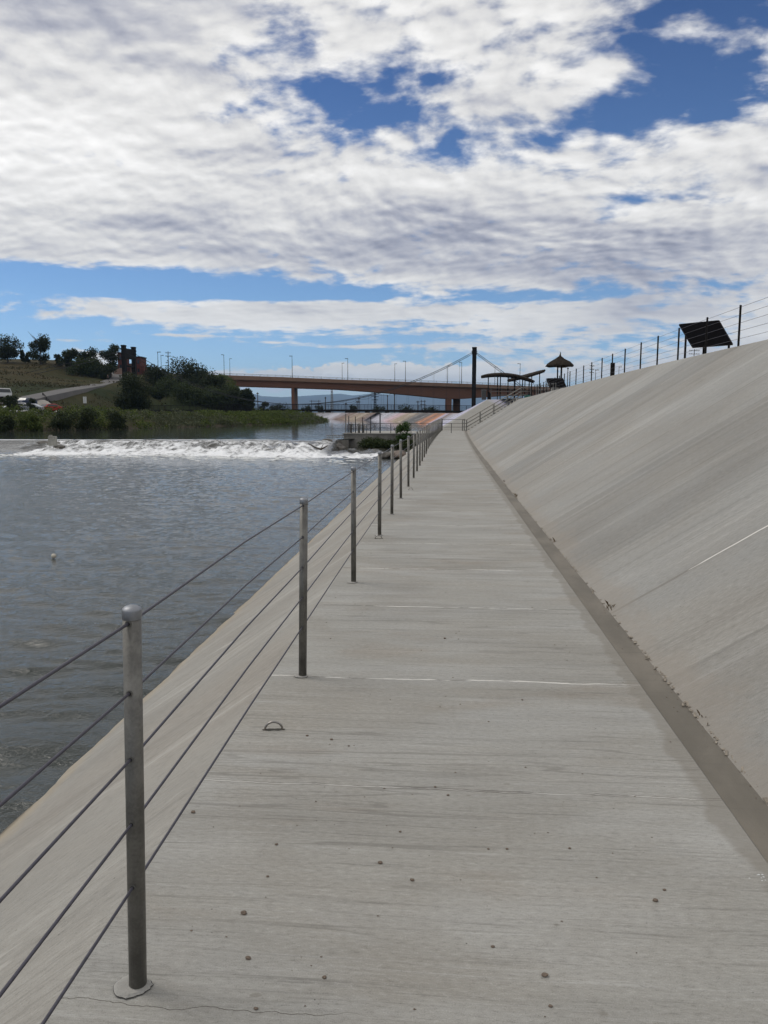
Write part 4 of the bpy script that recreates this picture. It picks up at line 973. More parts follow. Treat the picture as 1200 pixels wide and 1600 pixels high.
def flush(mb):
    global LQ
    if not LQ: return
    A = np.array(LQ); LQ = []; n = len(A); a = np.random.uniform(0, 2*PI, n); e = np.random.uniform(-1.2, 1.2, n)
    d = np.stack([np.cos(a)*np.cos(e), np.sin(a)*np.cos(e), np.sin(e)+A[:, 4]], 1); d /= np.linalg.norm(d, axis=1)[:, None]
    r = np.random.normal(size=(n, 3)); u = np.cross(d, r); u /= np.linalg.norm(u, axis=1)[:, None]
    l = (A[:, 3]*np.random.uniform(.6, 1.3, n))[:, None]; w_ = l*.42; c = A[:, :3]
    V = np.stack([c-d*l*.5, c+u*w_, c+d*l*.5, c-u*w_], 1).reshape(-1, 3); b0 = len(mb.v); mb.v += V.tolist()
    F = (np.arange(n)[:, None]*4+np.arange(4)[None]+b0); mb.f += F.tolist(); mb.mi += [0]*n
def tree(name, x, y, z, h, w_, mat, label, n=1100, crown0=.25, ls=.3, cat='tree', group=None, clumps=12, bare=False, trunk=True, seed=0, lop=0):
    random.seed(100+seed); t = empty(name, (x, y, z), label, cat, group); cl_ = []
    for k in range(clumps):
        a = random.uniform(0, 2*PI); q = random.random()**.6; zz = random.uniform(crown0+.08, .92)
        prof = math.sqrt(max(.05, 1-((zz-(crown0+.95)/2)/((1.0-crown0)/2*1.05))**2))
        cl_.append((Vector((math.cos(a)*q*w_/2*prof*.85+lop*w_*(zz-.5), math.sin(a)*q*w_/2*prof*.85, zz*h)), random.uniform(.17, .28)*w_))
    mb = MB(); per = int(n*1.7)//clumps
    for c, r in cl_:
        for k in range(per):
            d = Vector((random.gauss(0, 1), random.gauss(0, 1), random.gauss(0, .8))).normalized()*r*random.uniform(.35, 1.05)
            if c.z+d.z < .03*h: d.z = abs(d.z)
            leaf(mb, c+d, ls)
    flush(mb); cr = mb.build('crown', mat, t)
    if trunk:
        mb = MB(); bx = Vector((0, 0, -.3)); topv = Vector((lop*w_*.2, 0, h*.6)); mid = Vector((random.uniform(-.05, .05)*w_, 0, h*.3))
        mb.tube([bx, mid, topv], [h*.032, h*.024, h*.012], 7)
        for c, r in cl_[:7]: s_ = mid.lerp(topv, random.random()*.8); mb.tube([s_, s_.lerp(c, .5)+Vector((0, 0, .03*h)), c], [h*.013, h*.008, h*.003], 5)
        if bare:
            for k in range(9): a = random.uniform(0, 6.28); mb.tube([Vector((0, 0, h*.6)), Vector((math.cos(a)*w_*.2-.1*w_, math.sin(a)*w_*.2, h*.95)), Vector((math.cos(a)*w_*.33-.2*w_, math.sin(a)*w_*.3, h*random.uniform(1.05, 1.18)))], [h*.008, h*.005, h*.002], 4)
        mb.build('trunk', M_bark, t)
    return t
def tpx(cxp, yt, yb, wp, D, mat, label, **kw):
    a_ = atD(cxp, yb, D); b_ = atD(cxp, yt, D); zg = hz1(a_.x, a_.y); z = min(a_.z, zg+.0) if kw.pop('ground', True) else a_.z
    z = min(z, a_.z); tree(kw.pop('name', 'tree'), a_.x, a_.y, z, b_.z-z, wp*D/FPX, mat, label, **kw)
sk = 'trees on the hill crest at left'
tpx(12, 528, 556, 40, 232, L_dark, 'rounded dark tree at the left end of the hill crest', n=3000, group=sk, seed=1, ls=.4, crown0=.22, clumps=16)
tpx(39, 545, 556, 15, 232, L_dark, 'small low tree between two larger ones on the hill crest', n=1300, group=sk, seed=2, crown0=.0, ls=.38)
tpx(64, 526, 558, 33, 230, L_dark, 'tall ragged tree with bare twigs above on the hill crest', n=3000, group=sk, seed=3, bare=True, ls=.38, crown0=.0, clumps=16)
tpx(91, 554, 563, 14, 230, L_dark, 'low round bush right of the ragged tall tree', n=900, group=sk, seed=4, crown0=.0, name='bush', cat='bush', trunk=False)
tpx(110, 549, 567, 30, 228, L_dark, 'broad low tree left of the paired crowns on the hill', n=2200, group=sk, seed=5, crown0=.0, ls=.38)
tpx(138, 544, 571, 34, 228, L_dark, 'dark tree with paired crowns midway along the hill crest', n=3000, group=sk, seed=6, crown0=.0, ls=.38, clumps=16)
tpx(173, 540, 580, 34, 226, L_dark, 'tall leaning dark tree beside the black left bridge tower', n=2800, group=sk, seed=7, crown0=.12, ls=.38, lop=.25)
tpx(130, 562, 574, 50, 224, L_mid, 'wide green scrub below the hill crest trees', n=3000, ls=.4, seed=8, crown0=0, name='bush', cat='bush', trunk=False, clumps=16)
tpx(165, 569, 580, 30, 222, L_dark, 'dark scrub under the leaning tree near the road top', n=1500, ls=.4, seed=9, crown0=0, name='bush', cat='bush', trunk=False)
mg = 'trees on the bank between tower and road bridge'
rows = [(285, 560, 628, 66, 224, L_dark, 'tallest dark domed tree behind the left end of the footbridge'), (247, 572, 616, 46, 226, L_dark, 'dark tree at the left edge of the big grove, below the street lamp'),
 (314, 573, 630, 50, 228, L_dark, 'dark tree whose crown touches the road bridge parapet'), (262, 590, 634, 48, 216, L_mid, 'green rounded tree low on the bank at the grove left'),
 (337, 586, 638, 52, 214, L_dark, 'dark tree under the left end of the road bridge'), (300, 602, 641, 60, 208, L_mid, 'broad green tree in front centre of the grove'),
 (338, 606, 641, 52, 206, L_mid, 'green tree in front of the one under the bridge end'), (366, 612, 641, 44, 206, L_dark, 'dark low tree right of the grove centre'),
 (386, 606, 641, 26, 203, L_dark, 'ragged narrow tree ending the grove on the right'), (238, 606, 628, 26, 214, L_mid, 'small green tree on the open slope left of the grove')]
for i, (a_, b_, c_, d_, e_, f_, g_) in enumerate(rows): tpx(a_, b_, c_, d_, e_, f_, g_, n=4200, clumps=26, crown0=0, group=mg, seed=20+i, ls=.42)
tpx(212, 589, 645, 52, 150, L_dark, 'isolated round dark tree in front of the black left tower', n=7000, clumps=34, crown0=.06, seed=40, ls=.26)
tpx(196, 615, 646, 28, 150, L_dark, 'small dark tree leaning out left of the isolated round tree', n=1500, clumps=12, crown0=.05, seed=41, ls=.26)
tpx(413, 627, 641, 18, 330, L_dark, 'small distant round tree left of the bridge pier', n=700, seed=42, crown0=.1, ls=.5)
tpx(18, 616, 642, 26, 128, L_dark, 'dark bushy tree in front of the parked cars at left', n=1700, seed=43, crown0=.08, ls=.22)
tpx(52, 622, 642, 16, 127, L_dark, 'small dark bush between the dark blue and red cars', n=900, seed=44, crown0=0, ls=.2, name='bush', cat='bush')
for i, (x, yt, wp, lb) in enumerate(((500, 633, 16, 'distant dark tree clump left of the tall mast'), (553, 634, 14, 'distant dark clump near the wire poles'), (440, 634, 26, 'distant dark clump left of the bridge pier base'), (478, 634, 16, 'distant dark clump right of the bridge pier base'), (425, 636, 26, 'low distant clump beside the small round tree'), (590, 636, 26, 'low distant clump at the foot of the lattice pylon'), (630, 637, 30, 'low distant clump left of the H-frame pole'), (672, 637, 26, 'low distant clump right of the H-frame pole'))):
    tpx(x, yt, 643, wp, 480, L_dark, lb, n=500, seed=60+i, crown0=0, ls=.7, group='far clumps beyond the footbridge', clumps=9)
# riverside scrub
random.seed(11); mb1 = MB(); mb2 = MB(); L1 = []; L2 = []
pts = catmull(shore[3:11], 8); lens = [math.dist(pts[i], pts[i+1]) for i in range(len(pts)-1)]; tot = sum(lens)
def along(s):
    for i, l in enumerate(lens):
        if s <= l: f_ = s/l; a_, b_ = pts[i], pts[i+1]; d = ((b_[0]-a_[0])/l, (b_[1]-a_[1])/l); return a_[0]+(b_[0]-a_[0])*f_, a_[1]+(b_[1]-a_[1])*f_, (-d[1], d[0])
        s -= l
    return pts[-1][0], pts[-1][1], (0, 1)
Ns = 0
for k in range(1500):
    s = random.random()*tot; x0, y0, nn = along(s); off = random.random()**1.3*11-.3; x_ = x0+nn[0]*off; y_ = y0+nn[1]*off
    if y_ < 45: continue
    zg = max(hz1(x_, y_), WU-.1); D = y_; tall = (1.35 if off < 2 else 1.8 if off < 7 else 1.2)*(1+.45*mn.noise(Vector((x_*.13, y_*.13, 2))))*random.uniform(.6, 1.15)
    tall *= float(np.interp(y_, [84, 93, 200], [1.0, .62, .62]))
    r_ = random.uniform(.5, 1.1); tgt = mb2 if mn.noise(Vector((x_*.07, y_*.07, 9)))+random.uniform(-.35, .35) > .28 else mb1
    for q in range(62):
        a = random.uniform(0, 6.28); rr_ = r_*math.sqrt(random.random()); zz = random.random()**.8
        c = Vector((x_+math.cos(a)*rr_*(1-.3*zz), y_+math.sin(a)*rr_*(1-.3*zz), zg+zz*tall)); (L1 if tgt is mb1 else L2).append((c[0], c[1], c[2], .2, .9))
LQ = L1; flush(mb1); LQ = L2; flush(mb2)
tag(mb1.build('riverside_scrub', L_reed), 'dense green reeds and willow scrub along the far river bank', 'scrub', kind='stuff')
tag(mb2.build('sage_scrub', L_sage), 'paler grey-green sage and willow clumps mixed along the far bank', 'scrub', kind='stuff')
random.seed(12)
for i, (x, yt, yb, wp, D, lb) in enumerate(((8, 650, 672, 30, 78, 'very dark shrub at the left edge of the far bank'), (95, 641, 671, 42, 82, 'dark shrub on the bank below the red car'), (140, 638, 670, 46, 84, 'dark shrub on the bank under the white sign'), (185, 642, 670, 34, 86, 'dark shrub on the bank left of the isolated round tree'), (48, 645, 671, 34, 80, 'olive shrub on the bank under the parked cars'))):
    p = atD(x, yb, D); tree('shrub', p.x, p.y, max(hz1(p.x, p.y), -.4), (yb-yt)*D/FPX, wp*D/FPX, L_dark if i != 4 else L_reed, lb, n=1500, crown0=0, ls=.16, cat='shrub', group='shrubs on the far river bank', trunk=False, clumps=14, seed=80+i)
# sparse tufts on the hill
mb = MB()
TT = [(random.uniform(-20, 260), random.uniform(128, 235)) for k in range(9000)]; TP = [atD(a_, 640, b_) for a_, b_ in TT]; TZ = hgt(np.array([q.x for q in TP]), np.array([q.y for q in TP]))
for k in range(9000):
    px_, D = TT[k]; p = TP[k]; zg = float(TZ[k])
    if px_ > 225 and D < 196: continue
    if zg < 1.2: continue
    c = Vector((p.x, p.y, zg+.15)); s_ = random.uniform(.2, .5)
    if mn.noise(Vector((p.x*.08, p.y*.08, 4))) > -.05: leaf(mb, c, s_, up=1.4)
flush(mb); tag(mb.build('hill_tufts', leaf_mat('dry_tufts', (.022, .028, .009), (.04, .038, .016), (.07, .055, .027))), 'dry grass tufts scattered over the left hillside', 'grass', kind='stuff')
# platform vegetation
def near_shrub(x, y, z, h, w_, mat, lb, seed, n=1500, ls=.1):
    tree('shrub', x, y, z, h, w_, mat, lb, n=n, crown0=0, ls=ls, cat='shrub', trunk=False, clumps=16, seed=seed)
L_fresh = leaf_mat('fresh_leaves', (.03, .06, .015), (.05, .095, .025), (.08, .13, .04))
near_shrub(-5.4, 55.3, -1.0, .62, 1.7, L_mid, 'leafy shrub against the platform wall, left of the others', 90)
near_shrub(-4.6, 55.2, -1.1, .55, 1.4, L_mid, 'low shrub at the middle of the platform wall foot', 91)
near_shrub(-3.7, 55.0, -1.1, .6, 1.4, L_mid, 'low shrub near the right end of the platform wall', 92)
near_shrub(-3.0, 55.3, -1.0, 1.8, 1.1, L_fresh, 'tall bright green sapling-like shrub rising above the platform rail', 93, n=2200)
near_shrub(-2.7, 54.4, -1.0, .65, 1.1, L_mid, 'low shrub where the platform meets the river slope', 94)

# ------------------------------------------------------------------ buildings on the hill
def building(px1, px2, yt, yb, D, dep, label, mat, roofmat, step=None):
    a_ = atD(px1, yb, D); b_ = atD(px2, yb, D); h = atD(px1, yt, D).z; zb = min(hz1(a_.x, a_.y), a_.z)-.5; W = (b_-a_).length; ang_ = math.atan2(b_.y-a_.y, b_.x-a_.x)
    t = empty('brick_building', (a_.x, a_.y, zb), label, 'building', rz=ang_); H = h-zb
    mb = MB(); mb.box((W/2, dep/2, H/2), (W, dep, H)); 
    if step: mb.box((W+step[0]/2+.002, dep/2, step[1]*H/2), (step[0], dep*.9, step[1]*H))
    mb.build('wall', mat, t); mb = MB(); mb.box((W/2, dep/2, H+.12), (W+.4, dep+.4, .24)); mb.build('roof', roofmat, t)
    nw = max(1, int(W/1.4))
    for k in range(nw):
        for r_ in range(max(1, int(H/3.2))):
            mb = MB(); mb.box(((k+.5)*W/nw, -.02, H-1.5-r_*2.6), (.6, .08, 1.1)); wv = mb.build('window', M_glass, t)
building(185, 193.5, 552, 590, 246, 6, 'narrow red brick building left of the black tower', M_brick, M_dark)
building(213.5, 220.5, 558, 590, 246, 6, 'stepped red brick building right of the black tower', M_brick, M_dark, step=(.9, .6))
building(194, 212, 569, 592, 252, 5, 'pale low wing showing between the black tower legs', M_pink, M_pale)
t = empty('retaining_wall', rp(181.5, 236)+(hz1(*rp(181.5, 236)),), 'low pale pink wall where the hill road tops out', 'wall', rz=PSI); mb = MB(); mb.box((1.5, 0, .9), (3.0, .4, 1.9)); mb.build('wall_body', M_pink, t); mb = MB(); mb.box((1.5, 0, 1.9), (3.2, .5, .12)); mb.build('coping', M_pale, t)

# ------------------------------------------------------------------ cars
def car(px_, D, rz, paint, label, van=False):
    p = rp(px_, D); z = hz1(*p)+.15; t = empty('parked_car', (p[0], p[1], z), label, 'car', 'cars parked below the hill road', rz)
    Hh = 1.9 if van else 1.45
    prof = [(-2.2, .35), (-2.25, .75), (-2.1, .95), (-1.2, 1.0), (-.6, Hh), (1.0, Hh+.02), (1.7, 1.05), (2.15, .95), (2.2, .35)] if not van else [(-2.4, .35), (-2.4, 1.0), (-1.7, 1.15), (-1.2, Hh), (2.2, Hh), (2.35, 1.1), (2.35, .35)]
    mb = MB(); n = len(prof); 
    vs = []
    for yy_, k in ((-.86, 1), (-.8, 0), (.8, 0), (.86, 1)):
        pass
    def ysc(zz): return .86 if zz < 1.1 else .86-.22*(zz-1.1)/(Hh-1.05)
    vs = [(x, -ysc(z_), z_) for x, z_ in prof]+[(x, ysc(z_), z_) for x, z_ in prof]
    mb.add(vs, [tuple(range(n)), tuple(range(2*n-1, n-1, -1))]+[(k, n+k, n+(k+1) % n, (k+1) % n) for k in range(n)])
    bevel(recalc(mb.build('body', paint, t)), .06)
    for s in (-1, 1):
        mb = MB(); 
        q = [(-.95, 1.05), (-.5, Hh-.1), (.9, Hh-.1), (1.4, 1.08)] if not van else [(-1.35, 1.15), (-1.0, Hh-.15), (2.0, Hh-.15), (2.1, 1.15)]
        a = [(x, s*(ysc(z_)+.012), z_) for x, z_ in q]; mb.prism(a, (0, 0, 0), (0, s*.01, 0)); mb.build('side_window', M_glass, t)
    mb = MB(); q = ((-1.22, 1.04), (-.66, Hh-.04)) if not van else ((-1.72, 1.2), (-1.27, Hh-.1)); mb.add([(q[0][0]-.02, -.75, q[0][1]), (q[0][0]-.02, .75, q[0][1]), (q[1][0]-.04, .62, q[1][1]), (q[1][0]-.04, -.62, q[1][1])], [(0, 1, 2, 3)]); mb.build('windscreen', M_glass, t)
    for sx in (-1.35, 1.4):
        for s in (-1, 1):
            mb = MB(); mb.cyl((sx, s*.68, .33), (sx, s*.88, .33), .33, n=16); wh = mb.build('wheel', M_tyre, t); mb = MB(); mb.cyl((sx, s*.88, .33), (sx, s*.895, .33), .2, n=12); mb.build('rim', M_cap, wh)
    for s in (-.62, .62): mb = MB(); mb.box((-2.25, s, .72), (.08, .3, .16)); mb.build('headlight', M_cap, t)
P_white = simple('white_paint', (.6, .6, .6), .3, 0, .05); P_red = simple('red_paint', (.30, .02, .015), .35, 0, .05); P_blue = simple('blue_paint', (.03, .045, .09), .3, 0, .05); P_silver = simple('silver_paint', (.35, .37, .4), .3, .3, .05)
car(-1, 142, 1.3, P_white, 'white van parked at the far left edge', True)
car(41, 138, 1.5, P_blue, 'dark blue parked car behind the bushes at left')
car(46, 130, .2, P_silver, 'silver car parked low behind the riverside scrub')
car(28, 131, .9, P_white, 'white car mostly hidden behind the dark bushy tree')
car(76, 133, 1.15, P_red, 'red car parked alone at the edge of the pale lane')
mb = MB(); a_ = rp(10, 126); b_ = rp(58, 126); za = hz1(*a_)+.1; mb.cyl((a_[0], a_[1], za+.25), (b_[0], b_[1], hz1(*b_)+.35), .16, n=6); tag(mb.build('white_kerb_rail', P_white), 'long low white barrier in front of the parked cars', 'barrier')
# timber guard fence
t = empty('guard_fence', rp(70, 150)+(hz1(*rp(70, 150)),), 'dark low guard fence beside the pale lane', 'fence'); o0 = Vector(t.location); mb = MB(); pa = [rp(68, 152), rp(78, 146), rp(90, 141), rp(110, 136)]; prv = None
for q_ in catmull(pa, 5):
    v = Vector((q_[0], q_[1], hz1(*q_)))-o0; mb.cyl(v, v+Vector((0, 0, 1.0)), .07, n=5)
    if prv is not None:
        for h_ in (.45, .95): mb.cyl(prv+Vector((0, 0, h_)), v+Vector((0, 0, h_)), .06, n=5)
    prv = v
mb.build('rails', M_dark, t)
# white sign
p = atD(132.5, 625, 120); t = empty('white_sign', (p.x, p.y, hz1(p.x, p.y)), 'small white double-panel sign on the grassy bank', 'sign', rz=PSI); zz = p.z-t.location.z
for s in (-1, 1): mb = MB(); mb.box((s*.14, 0, zz), (.22, .04, 1.0)); mb.build('panel', P_white, t)
mb = MB(); mb.cyl((0, .05, 0), (0, .05, zz+.4), .03, n=6); mb.build('post', M_lampmetal, t)
p = rp(86, 138); t = empty('white_post', (p[0], p[1], hz1(*p)), 'thin pale marker post on the lane right of the red car', 'post'); mb = MB(); mb.cyl((0, 0, 0), (0, 0, 1.2), .05, n=6); mb.build('shaft', P_white, t); mb = MB(); mb.cyl((0, 0, 1.2), (0, 0, 1.26), .06, n=6); mb.build('cap', M_lampmetal, t)

# ------------------------------------------------------------------ person on the hill road
def person(p, rz, label):
    t = empty('person', p, label, 'person', rz=rz)
    J = {'pel': (0, 0, .95, .13), 'waist': (0, 0, 1.08, .12), 'chest': (0, 0, 1.32, .15), 'neck': (0, 0, 1.49, .055), 'head': (0, .02, 1.60, .085), 'crown': (0, .01, 1.70, .075),
         'hl': (-.1, 0, .9, .09), 'kl': (-.11, .10, .49, .06), 'al': (-.11, -.02, .09, .04), 'fl': (-.11, .14, .04, .035), 'hr': (.1, 0, .9, .09), 'kr': (.11, .0, .49, .06), 'ar': (.11, -.22, .12, .04), 'fr': (.11, -.08, .05, .035),
         'sl': (-.2, 0, 1.41, .06), 'el': (-.25, -.06, 1.13, .045), 'wl': (-.25, .05, .88, .03), 'ml': (-.25, .08, .79, .03), 'sr': (.2, 0, 1.41, .06), 'er': (.25, -.02, 1.13, .045), 'wr': (.25, .1, .9, .03), 'mr': (.25, .13, .81, .03)}
    E_ = [('pel', 'waist'), ('waist', 'chest'), ('chest', 'neck'), ('neck', 'head'), ('head', 'crown'), ('pel', 'hl'), ('hl', 'kl'), ('kl', 'al'), ('al', 'fl'), ('pel', 'hr'), ('hr', 'kr'), ('kr', 'ar'), ('ar', 'fr'), ('chest', 'sl'), ('sl', 'el'), ('el', 'wl'), ('wl', 'ml'), ('chest', 'sr'), ('sr', 'er'), ('er', 'wr'), ('wr', 'mr')]
    def skin(name, keys, grow, mat):
        ks = [k for k in J if k in keys]; me = bpy.data.meshes.new(name); me.from_pydata([J[k][:3] for k in ks], [(ks.index(a), ks.index(b)) for a, b in E_ if a in ks and b in ks], [])
        o = bpy.data.objects.new(name, me); COL.objects.link(o); o.parent = t; me.materials.append(mat)
        sk_ = o.modifiers.new('skin', 'SKIN'); me.skin_vertices.new() if not me.skin_vertices else None
        for i, k in enumerate(ks): r = J[k][3]+grow; me.skin_vertices[0].data[i].radius = (r, r)
        me.skin_vertices[0].data[0].use_root = True; o.modifiers.new('sub', 'SUBSURF').levels = 1; o.modifiers['sub'].render_levels = 1
        return o
    skin('body', list(J), 0, simple('skin', (.3, .18, .12), .6))
    skin('shirt', ['pel', 'waist', 'chest', 'sl', 'el', 'sr', 'er'], .014, simple('dark_shirt', (.015, .016, .022), .8))
    skin('trousers', ['pel', 'hl', 'kl', 'al', 'hr', 'kr', 'ar'], .012, simple('dark_trousers', (.012, .012, .015), .8))
    skin('hair', ['head', 'crown'], .012, simple('dark_hair', (.015, .01, .008), .8)).location = (0, -.025, .02)
p = rp(171, 214); person((p[0], p[1], hz1(*p)+.2), 2.6, 'person in dark clothing walking down the hill road')

# ------------------------------------------------------------------ mountains
prof = [(-600, 622), (0, 624), (200, 622), (330, 620), (385, 619), (397, 615.5), (410, 619), (440, 621), (470, 619.5), (498, 617.5), (532, 615.5), (550, 618), (582, 614.5), (610, 617), (640, 616), (680, 619), (703, 621), (740, 622), (800, 618), (900, 622), (1100, 620), (1700, 624)]
P = []
for i, r_ in enumerate((9000, 10000, 11000, 12000, 13200, 14200)):
    row = []
    for px_ in range(-600, 1701, 5):
        yv = np.interp(px_, [q[0] for q in prof], [q[1] for q in prof]); d = atD(px_, 644, 12000); hh = (644-yv)/FPX*12000
        f_ = (0, .35, .72, 1.0, .6, 0)[i]; q = d*(r_/12000); nzz = mn.fractal(Vector((q.x*.0011, q.y*.0011, 0)), .8, 2, 5)
        row.append((q.x, q.y, 0+hh*f_*(1+.16*nzz*(1 if i != 3 else .25)) if f_ else -20))
    P.append(row)
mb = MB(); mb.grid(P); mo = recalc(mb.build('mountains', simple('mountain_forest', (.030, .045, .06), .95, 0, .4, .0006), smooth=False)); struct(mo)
if mo.data.polygons[10].normal.z < 0: mo.data.flip_normals()

# ------------------------------------------------------------------ haze
mb = MB(); mb.box((0, 0, 298), (33000, 33000, 604)); hz = mb.build('haze', bpy.data.materials.new('haze_air')); tag(hz, 'thin pale air haze filling the whole valley', 'haze', kind='stuff')
hm = hz.data.materials[0]; hm.use_nodes = True; nt = hm.node_tree; nt.nodes.clear(); out = nt.nodes.new('ShaderNodeOutputMaterial'); pv = nt.nodes.new('ShaderNodeVolumePrincipled')
pv.inputs['Color'].default_value = (.42, .66, 1.0, 1); pv.inputs['Density'].default_value = 7e-5; pv.inputs['Anisotropy'].default_value = .2
nt.links.new(pv.outputs[0], out.inputs['Volume'])

# ------------------------------------------------------------------ sky
SUN_EL = math.radians(52); SUN_AZ = math.radians(-72)     # azimuth from +Y, negative = left
wd = bpy.data.worlds.new('World'); sc.world = wd; wd.use_nodes = True; N = NT(wd.node_tree); bg = wd.node_tree.nodes['Background']
sky = N.n('ShaderNodeTexSky', sky_type='NISHITA', sun_disc=False); sky.sun_elevation = SUN_EL; sky.sun_rotation = SUN_AZ; sky.air_density = 1.0; sky.dust_density = .3; sky.ozone_density = 3.0; sky.altitude = 1400
tc = N.n('ShaderNodeTexCoord').outputs['Generated']; sx, sy, sz = N.sep(tc)[0:3]
zc_ = N.m('MAXIMUM', sz, 0)
den = N.m('ADD', zc_, .22); pu = N.m('DIVIDE', sx, den); pvv = N.m('DIVIDE', N.m('ABSOLUTE', sy), den); pl = N.comb(pu, pvv, 0)
az = N.m('MULTIPLY', N.m('ARCTAN2', sx, N.m('ABSOLUTE', sy)), 57.2958); el = N.m('MULTIPLY', N.m('ARCSINE', sz), 57.2958); AE = N.comb(az, el, 0)
def ae(px, py): d = ray(px, py); return math.degrees(math.atan2(d[0], d[1])), math.degrees(math.atan2(d[2], math.hypot(d[0], d[1])))
def blobs(lst):
    acc = None
    for px, py, sx_, sy_, amp, *rt in lst:
        a_, e_ = ae(px, py); ka = 1200/57.3/sx_; ke = 1200/57.3/sy_
        v = N.vm('SUBTRACT', AE, (a_, e_, 0))
        if rt: v = N.map(v, rot=(0, 0, rt[0]))
        v = N.vm('MULTIPLY', v, (ka, ke, 0)); g_ = N.m('MULTIPLY', N.m('POWER', 2.718, N.m('MULTIPLY', N.vm('DOT_PRODUCT', v, v), -1)), amp)
        acc = g_ if acc is None else N.m('ADD', acc, g_)
    return acc
# density noises on the cloud plane
warp = N.noise(pl, .9, 3, .5, out='Color'); plw = N.vm('ADD', pl, N.vm('MULTIPLY', N.vm('SUBTRACT', warp, (.5, .5, .5)), (.32, .32, 0)))
def dens(off, da=6, db=6):
    v = N.vm('ADD', plw, off); a_ = N.noise(v, 1.9, da, .5); b_ = N.noise(N.map(v, (1, 1.35, 1), rot=(0, 0, .55)), 6.5, db, .55, .1); c_ = N.noise(v, 15, 4, .55)
    return N.m('ADD', N.m('MULTIPLY', a_, .38), N.m('ADD', N.m('MULTIPLY', b_, .42), N.m('MULTIPLY', c_, .26)))
d0 = N.m('ADD', N.m('MULTIPLY', N.m('SUBTRACT', dens((0, 0, 0)), .5), 2.3), .5); r0 = dens((0, 0, 0), 2, 2); r1 = dens((-.015, .025, 0), 2, 2)
bias = blobs([(1215, 5, 230, 85, -.27), (980, 30, 110, 55, -.14), (860, 215, 230, 28, -.22, -.12), (690, 160, 55, 50, -.15), (425, 90, 65, 55, -.27), (550, 155, 85, 45, -.28), (1110, 130, 140, 45, -.16),
    (1080, 312, 150, 13, -.26), (255, 302, 40, 14, -.2), (100, 255, 50, 14, -.12), (950, 170, 330, 120, -.11), (560, 130, 120, 90, -.04), (1130, 90, 70, 30, .14), (960, 5, 60, 18, .16), (935, 125, 130, 24, .20, -.45), (785, 165, 75, 20, .20), (620, 50, 150, 60, .08), (1060, 255, 260, 22, .14), (1100, 340, 300, 40, .08), (120, 120, 260, 130, .15), (500, 350, 800, 60, .18),
    (0, 428, 330, 17, -.60), (200, 447, 330, 17, -.5), (330, 458, 160, 11, -.3), (530, 462, 110, 9, -.40), (880, 462, 170, 12, -.40), (0, 505, 170, 45, -.42), (150, 555, 330, 38, -.40), (450, 552, 330, 26, -.36), (640, 532, 130, 9, -.25), (900, 520, 260, 12, -.10), (700, 565, 200, 9, -.2),
    (55, 437, 90, 6, .42), (450, 486, 300, 15, .36), (280, 497, 220, 8, .22), (120, 532, 90, 3.5, .28), (290, 524, 70, 2.5, .35), (410, 535, 50, 2.5, .35), (560, 541, 170, 3.5, .35)])
cov = N.m('ADD', N.m('ADD', d0, bias), .19)
cov = N.m('ADD', cov, N.m('MULTIPLY', N.m('SUBTRACT', N.noise(N.map(AE, (.10, 1.3, 1)), 1, 5, .6), .5), N.m('MULTIPLY', N.ss(el, 9, 6), .5)))
# cumulus bank near the horizon
cn = N.noise(N.map(AE, (.55, .9, 1)), 1, 6, .55); cb = blobs([(500, 592, 110, 16, .5), (595, 588, 60, 14, .45), (340, 590, 90, 10, .4), (40, 545, 40, 10, .2), (150, 560, 40, 14, .35), (800, 575, 300, 12, .25), (700, 590, 90, 12, .3), (100, 600, 2000, 12, .1)]); cn = N.m('ADD', N.m('MULTIPLY', cn, .7), N.m('MULTIPLY', N.noise(N.map(AE, (1.6, 2.2, 1)), 1, 5, .6), .3))
cum = N.m('MULTIPLY', N.ss(N.m('ADD', N.m('MULTIPLY', N.m('SUBTRACT', cn, .5), 1.6), cb), .18, .27), N.m('MULTIPLY', N.ss(cb, .06, .16), N.ss(el, 5.5, 4.2)))
alpha = N.ss(cov, .41, .76)
rel = N.m('MULTIPLY', N.m('SUBTRACT', r0, r1), N.m('MULTIPLY', N.ss(el, 2, 14), 1.8))
grey = blobs([(110, 45, 230, 60, .62), (620, 375, 420, 55, .42), (1000, 410, 350, 50, .36), (200, 345, 160, 14, .2), (350, 230, 330, 26, .10), (1150, 470, 150, 40, .3), (80, 395, 200, 20, .15)])
thick = N.ss(cov, .6, .95)
br = N.m('ADD', N.m('SUBTRACT', N.m('ADD', .95, rel), N.m('MULTIPLY', grey, .52)), N.m('MULTIPLY', N.m('SUBTRACT', N.noise(plw, 2.6, 4, .5), .5), .5))
br = N.m('ADD', br, N.m('MULTIPLY', N.m('SUBTRACT', N.noise(N.map(AE, (.07, .42, 1), rot=(0, 0, .06)), 1, 4, .5), .5), .55)); br = N.m('SUBTRACT', br, N.m('MULTIPLY', thick, .04)); br = N.m('MINIMUM', N.m('MAXIMUM', br, .30), 1.12)
glow = blobs([(20, 190, 260, 110, .18)]); br = N.m('ADD', br, glow)
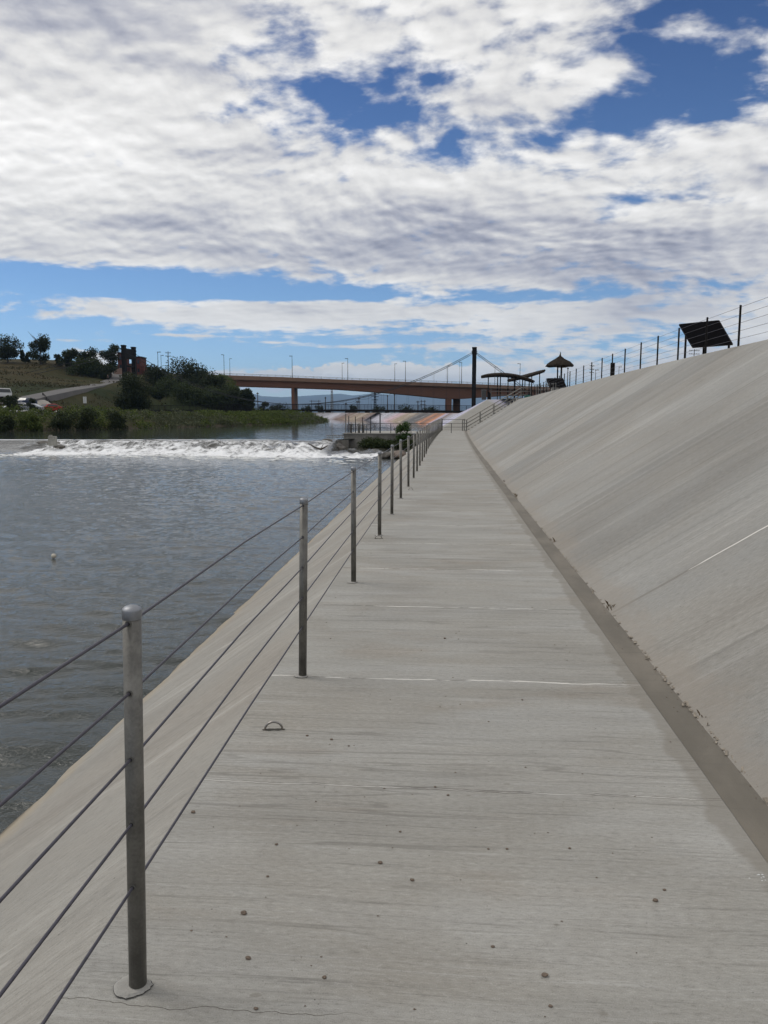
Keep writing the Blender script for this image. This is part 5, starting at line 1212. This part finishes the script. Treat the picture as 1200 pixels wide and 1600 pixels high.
ccol = N.mix(N.ss(br, .4, .95), (.70, .73, .92), (1.0, .985, .965))
CL = 7.5
cloudc = N.vm('SCALE', ccol, None); nd = cloudc.node; N.L.new(N.m('MULTIPLY', br, CL), nd.inputs['Scale'])
skyc = N.mix(1.0, sky.outputs[0], N.ramp(N.m('DIVIDE', el, 40), [(0, (.80, .93, 1.12)), (.2, (.62, .76, .90)), (.65, (.28, .41, .62))]), 'MULTIPLY')
cumc = N.vm('SCALE', N.mix(N.ss(el, 1.0, 3.6), (.72, .80, .95), (1, .97, .92)), None); N.L.new(N.m('MULTIPLY', N.m('ADD', .62, N.m('MULTIPLY', cn, .75)), CL*.95), cumc.node.inputs['Scale'])
c1 = N.mix(cum, skyc, cumc)
c2 = N.mix(N.m('MULTIPLY', alpha, N.ss(el, .8, 3.0)), c1, cloudc)
N.put(bg.inputs[0], c2); bg.inputs[1].default_value = .10
try: wd.cycles.sampling_method = 'MANUAL'; wd.cycles.sample_map_resolution = 1024
except Exception as e: print(e)
sl_ = bpy.data.lights.new('sun', 'SUN'); sl_.energy = 1.0; sl_.angle = math.radians(24); sl_.color = (1, .95, .88); so = bpy.data.objects.new('sun', sl_); COL.objects.link(so)
sd = Vector((math.sin(SUN_AZ)*math.cos(SUN_EL), math.cos(SUN_AZ)*math.cos(SUN_EL), math.sin(SUN_EL))); so.rotation_euler = sd.to_track_quat('Z', 'Y').to_euler(); so.location = (0, 0, 40)

# ------------------------------------------------------------------ camera
cam = bpy.data.cameras.new('camera'); cam.sensor_fit = 'VERTICAL'; cam.sensor_height = 36; cam.sensor_width = 27; cam.lens = 27.0; cam.clip_start = .05; cam.clip_end = 60000
co = bpy.data.objects.new('camera', cam); COL.objects.link(co); co.location = (0, 0, HC); co.rotation_euler = (PI/2-PITCH, 0, PSI); sc.camera = co
sc.view_settings.view_transform = 'Standard'; sc.view_settings.look = 'None'; sc.view_settings.exposure = 0.27; sc.view_settings.gamma = 1
sc.cycles.volume_bounces = 0; sc.cycles.max_bounces = 6
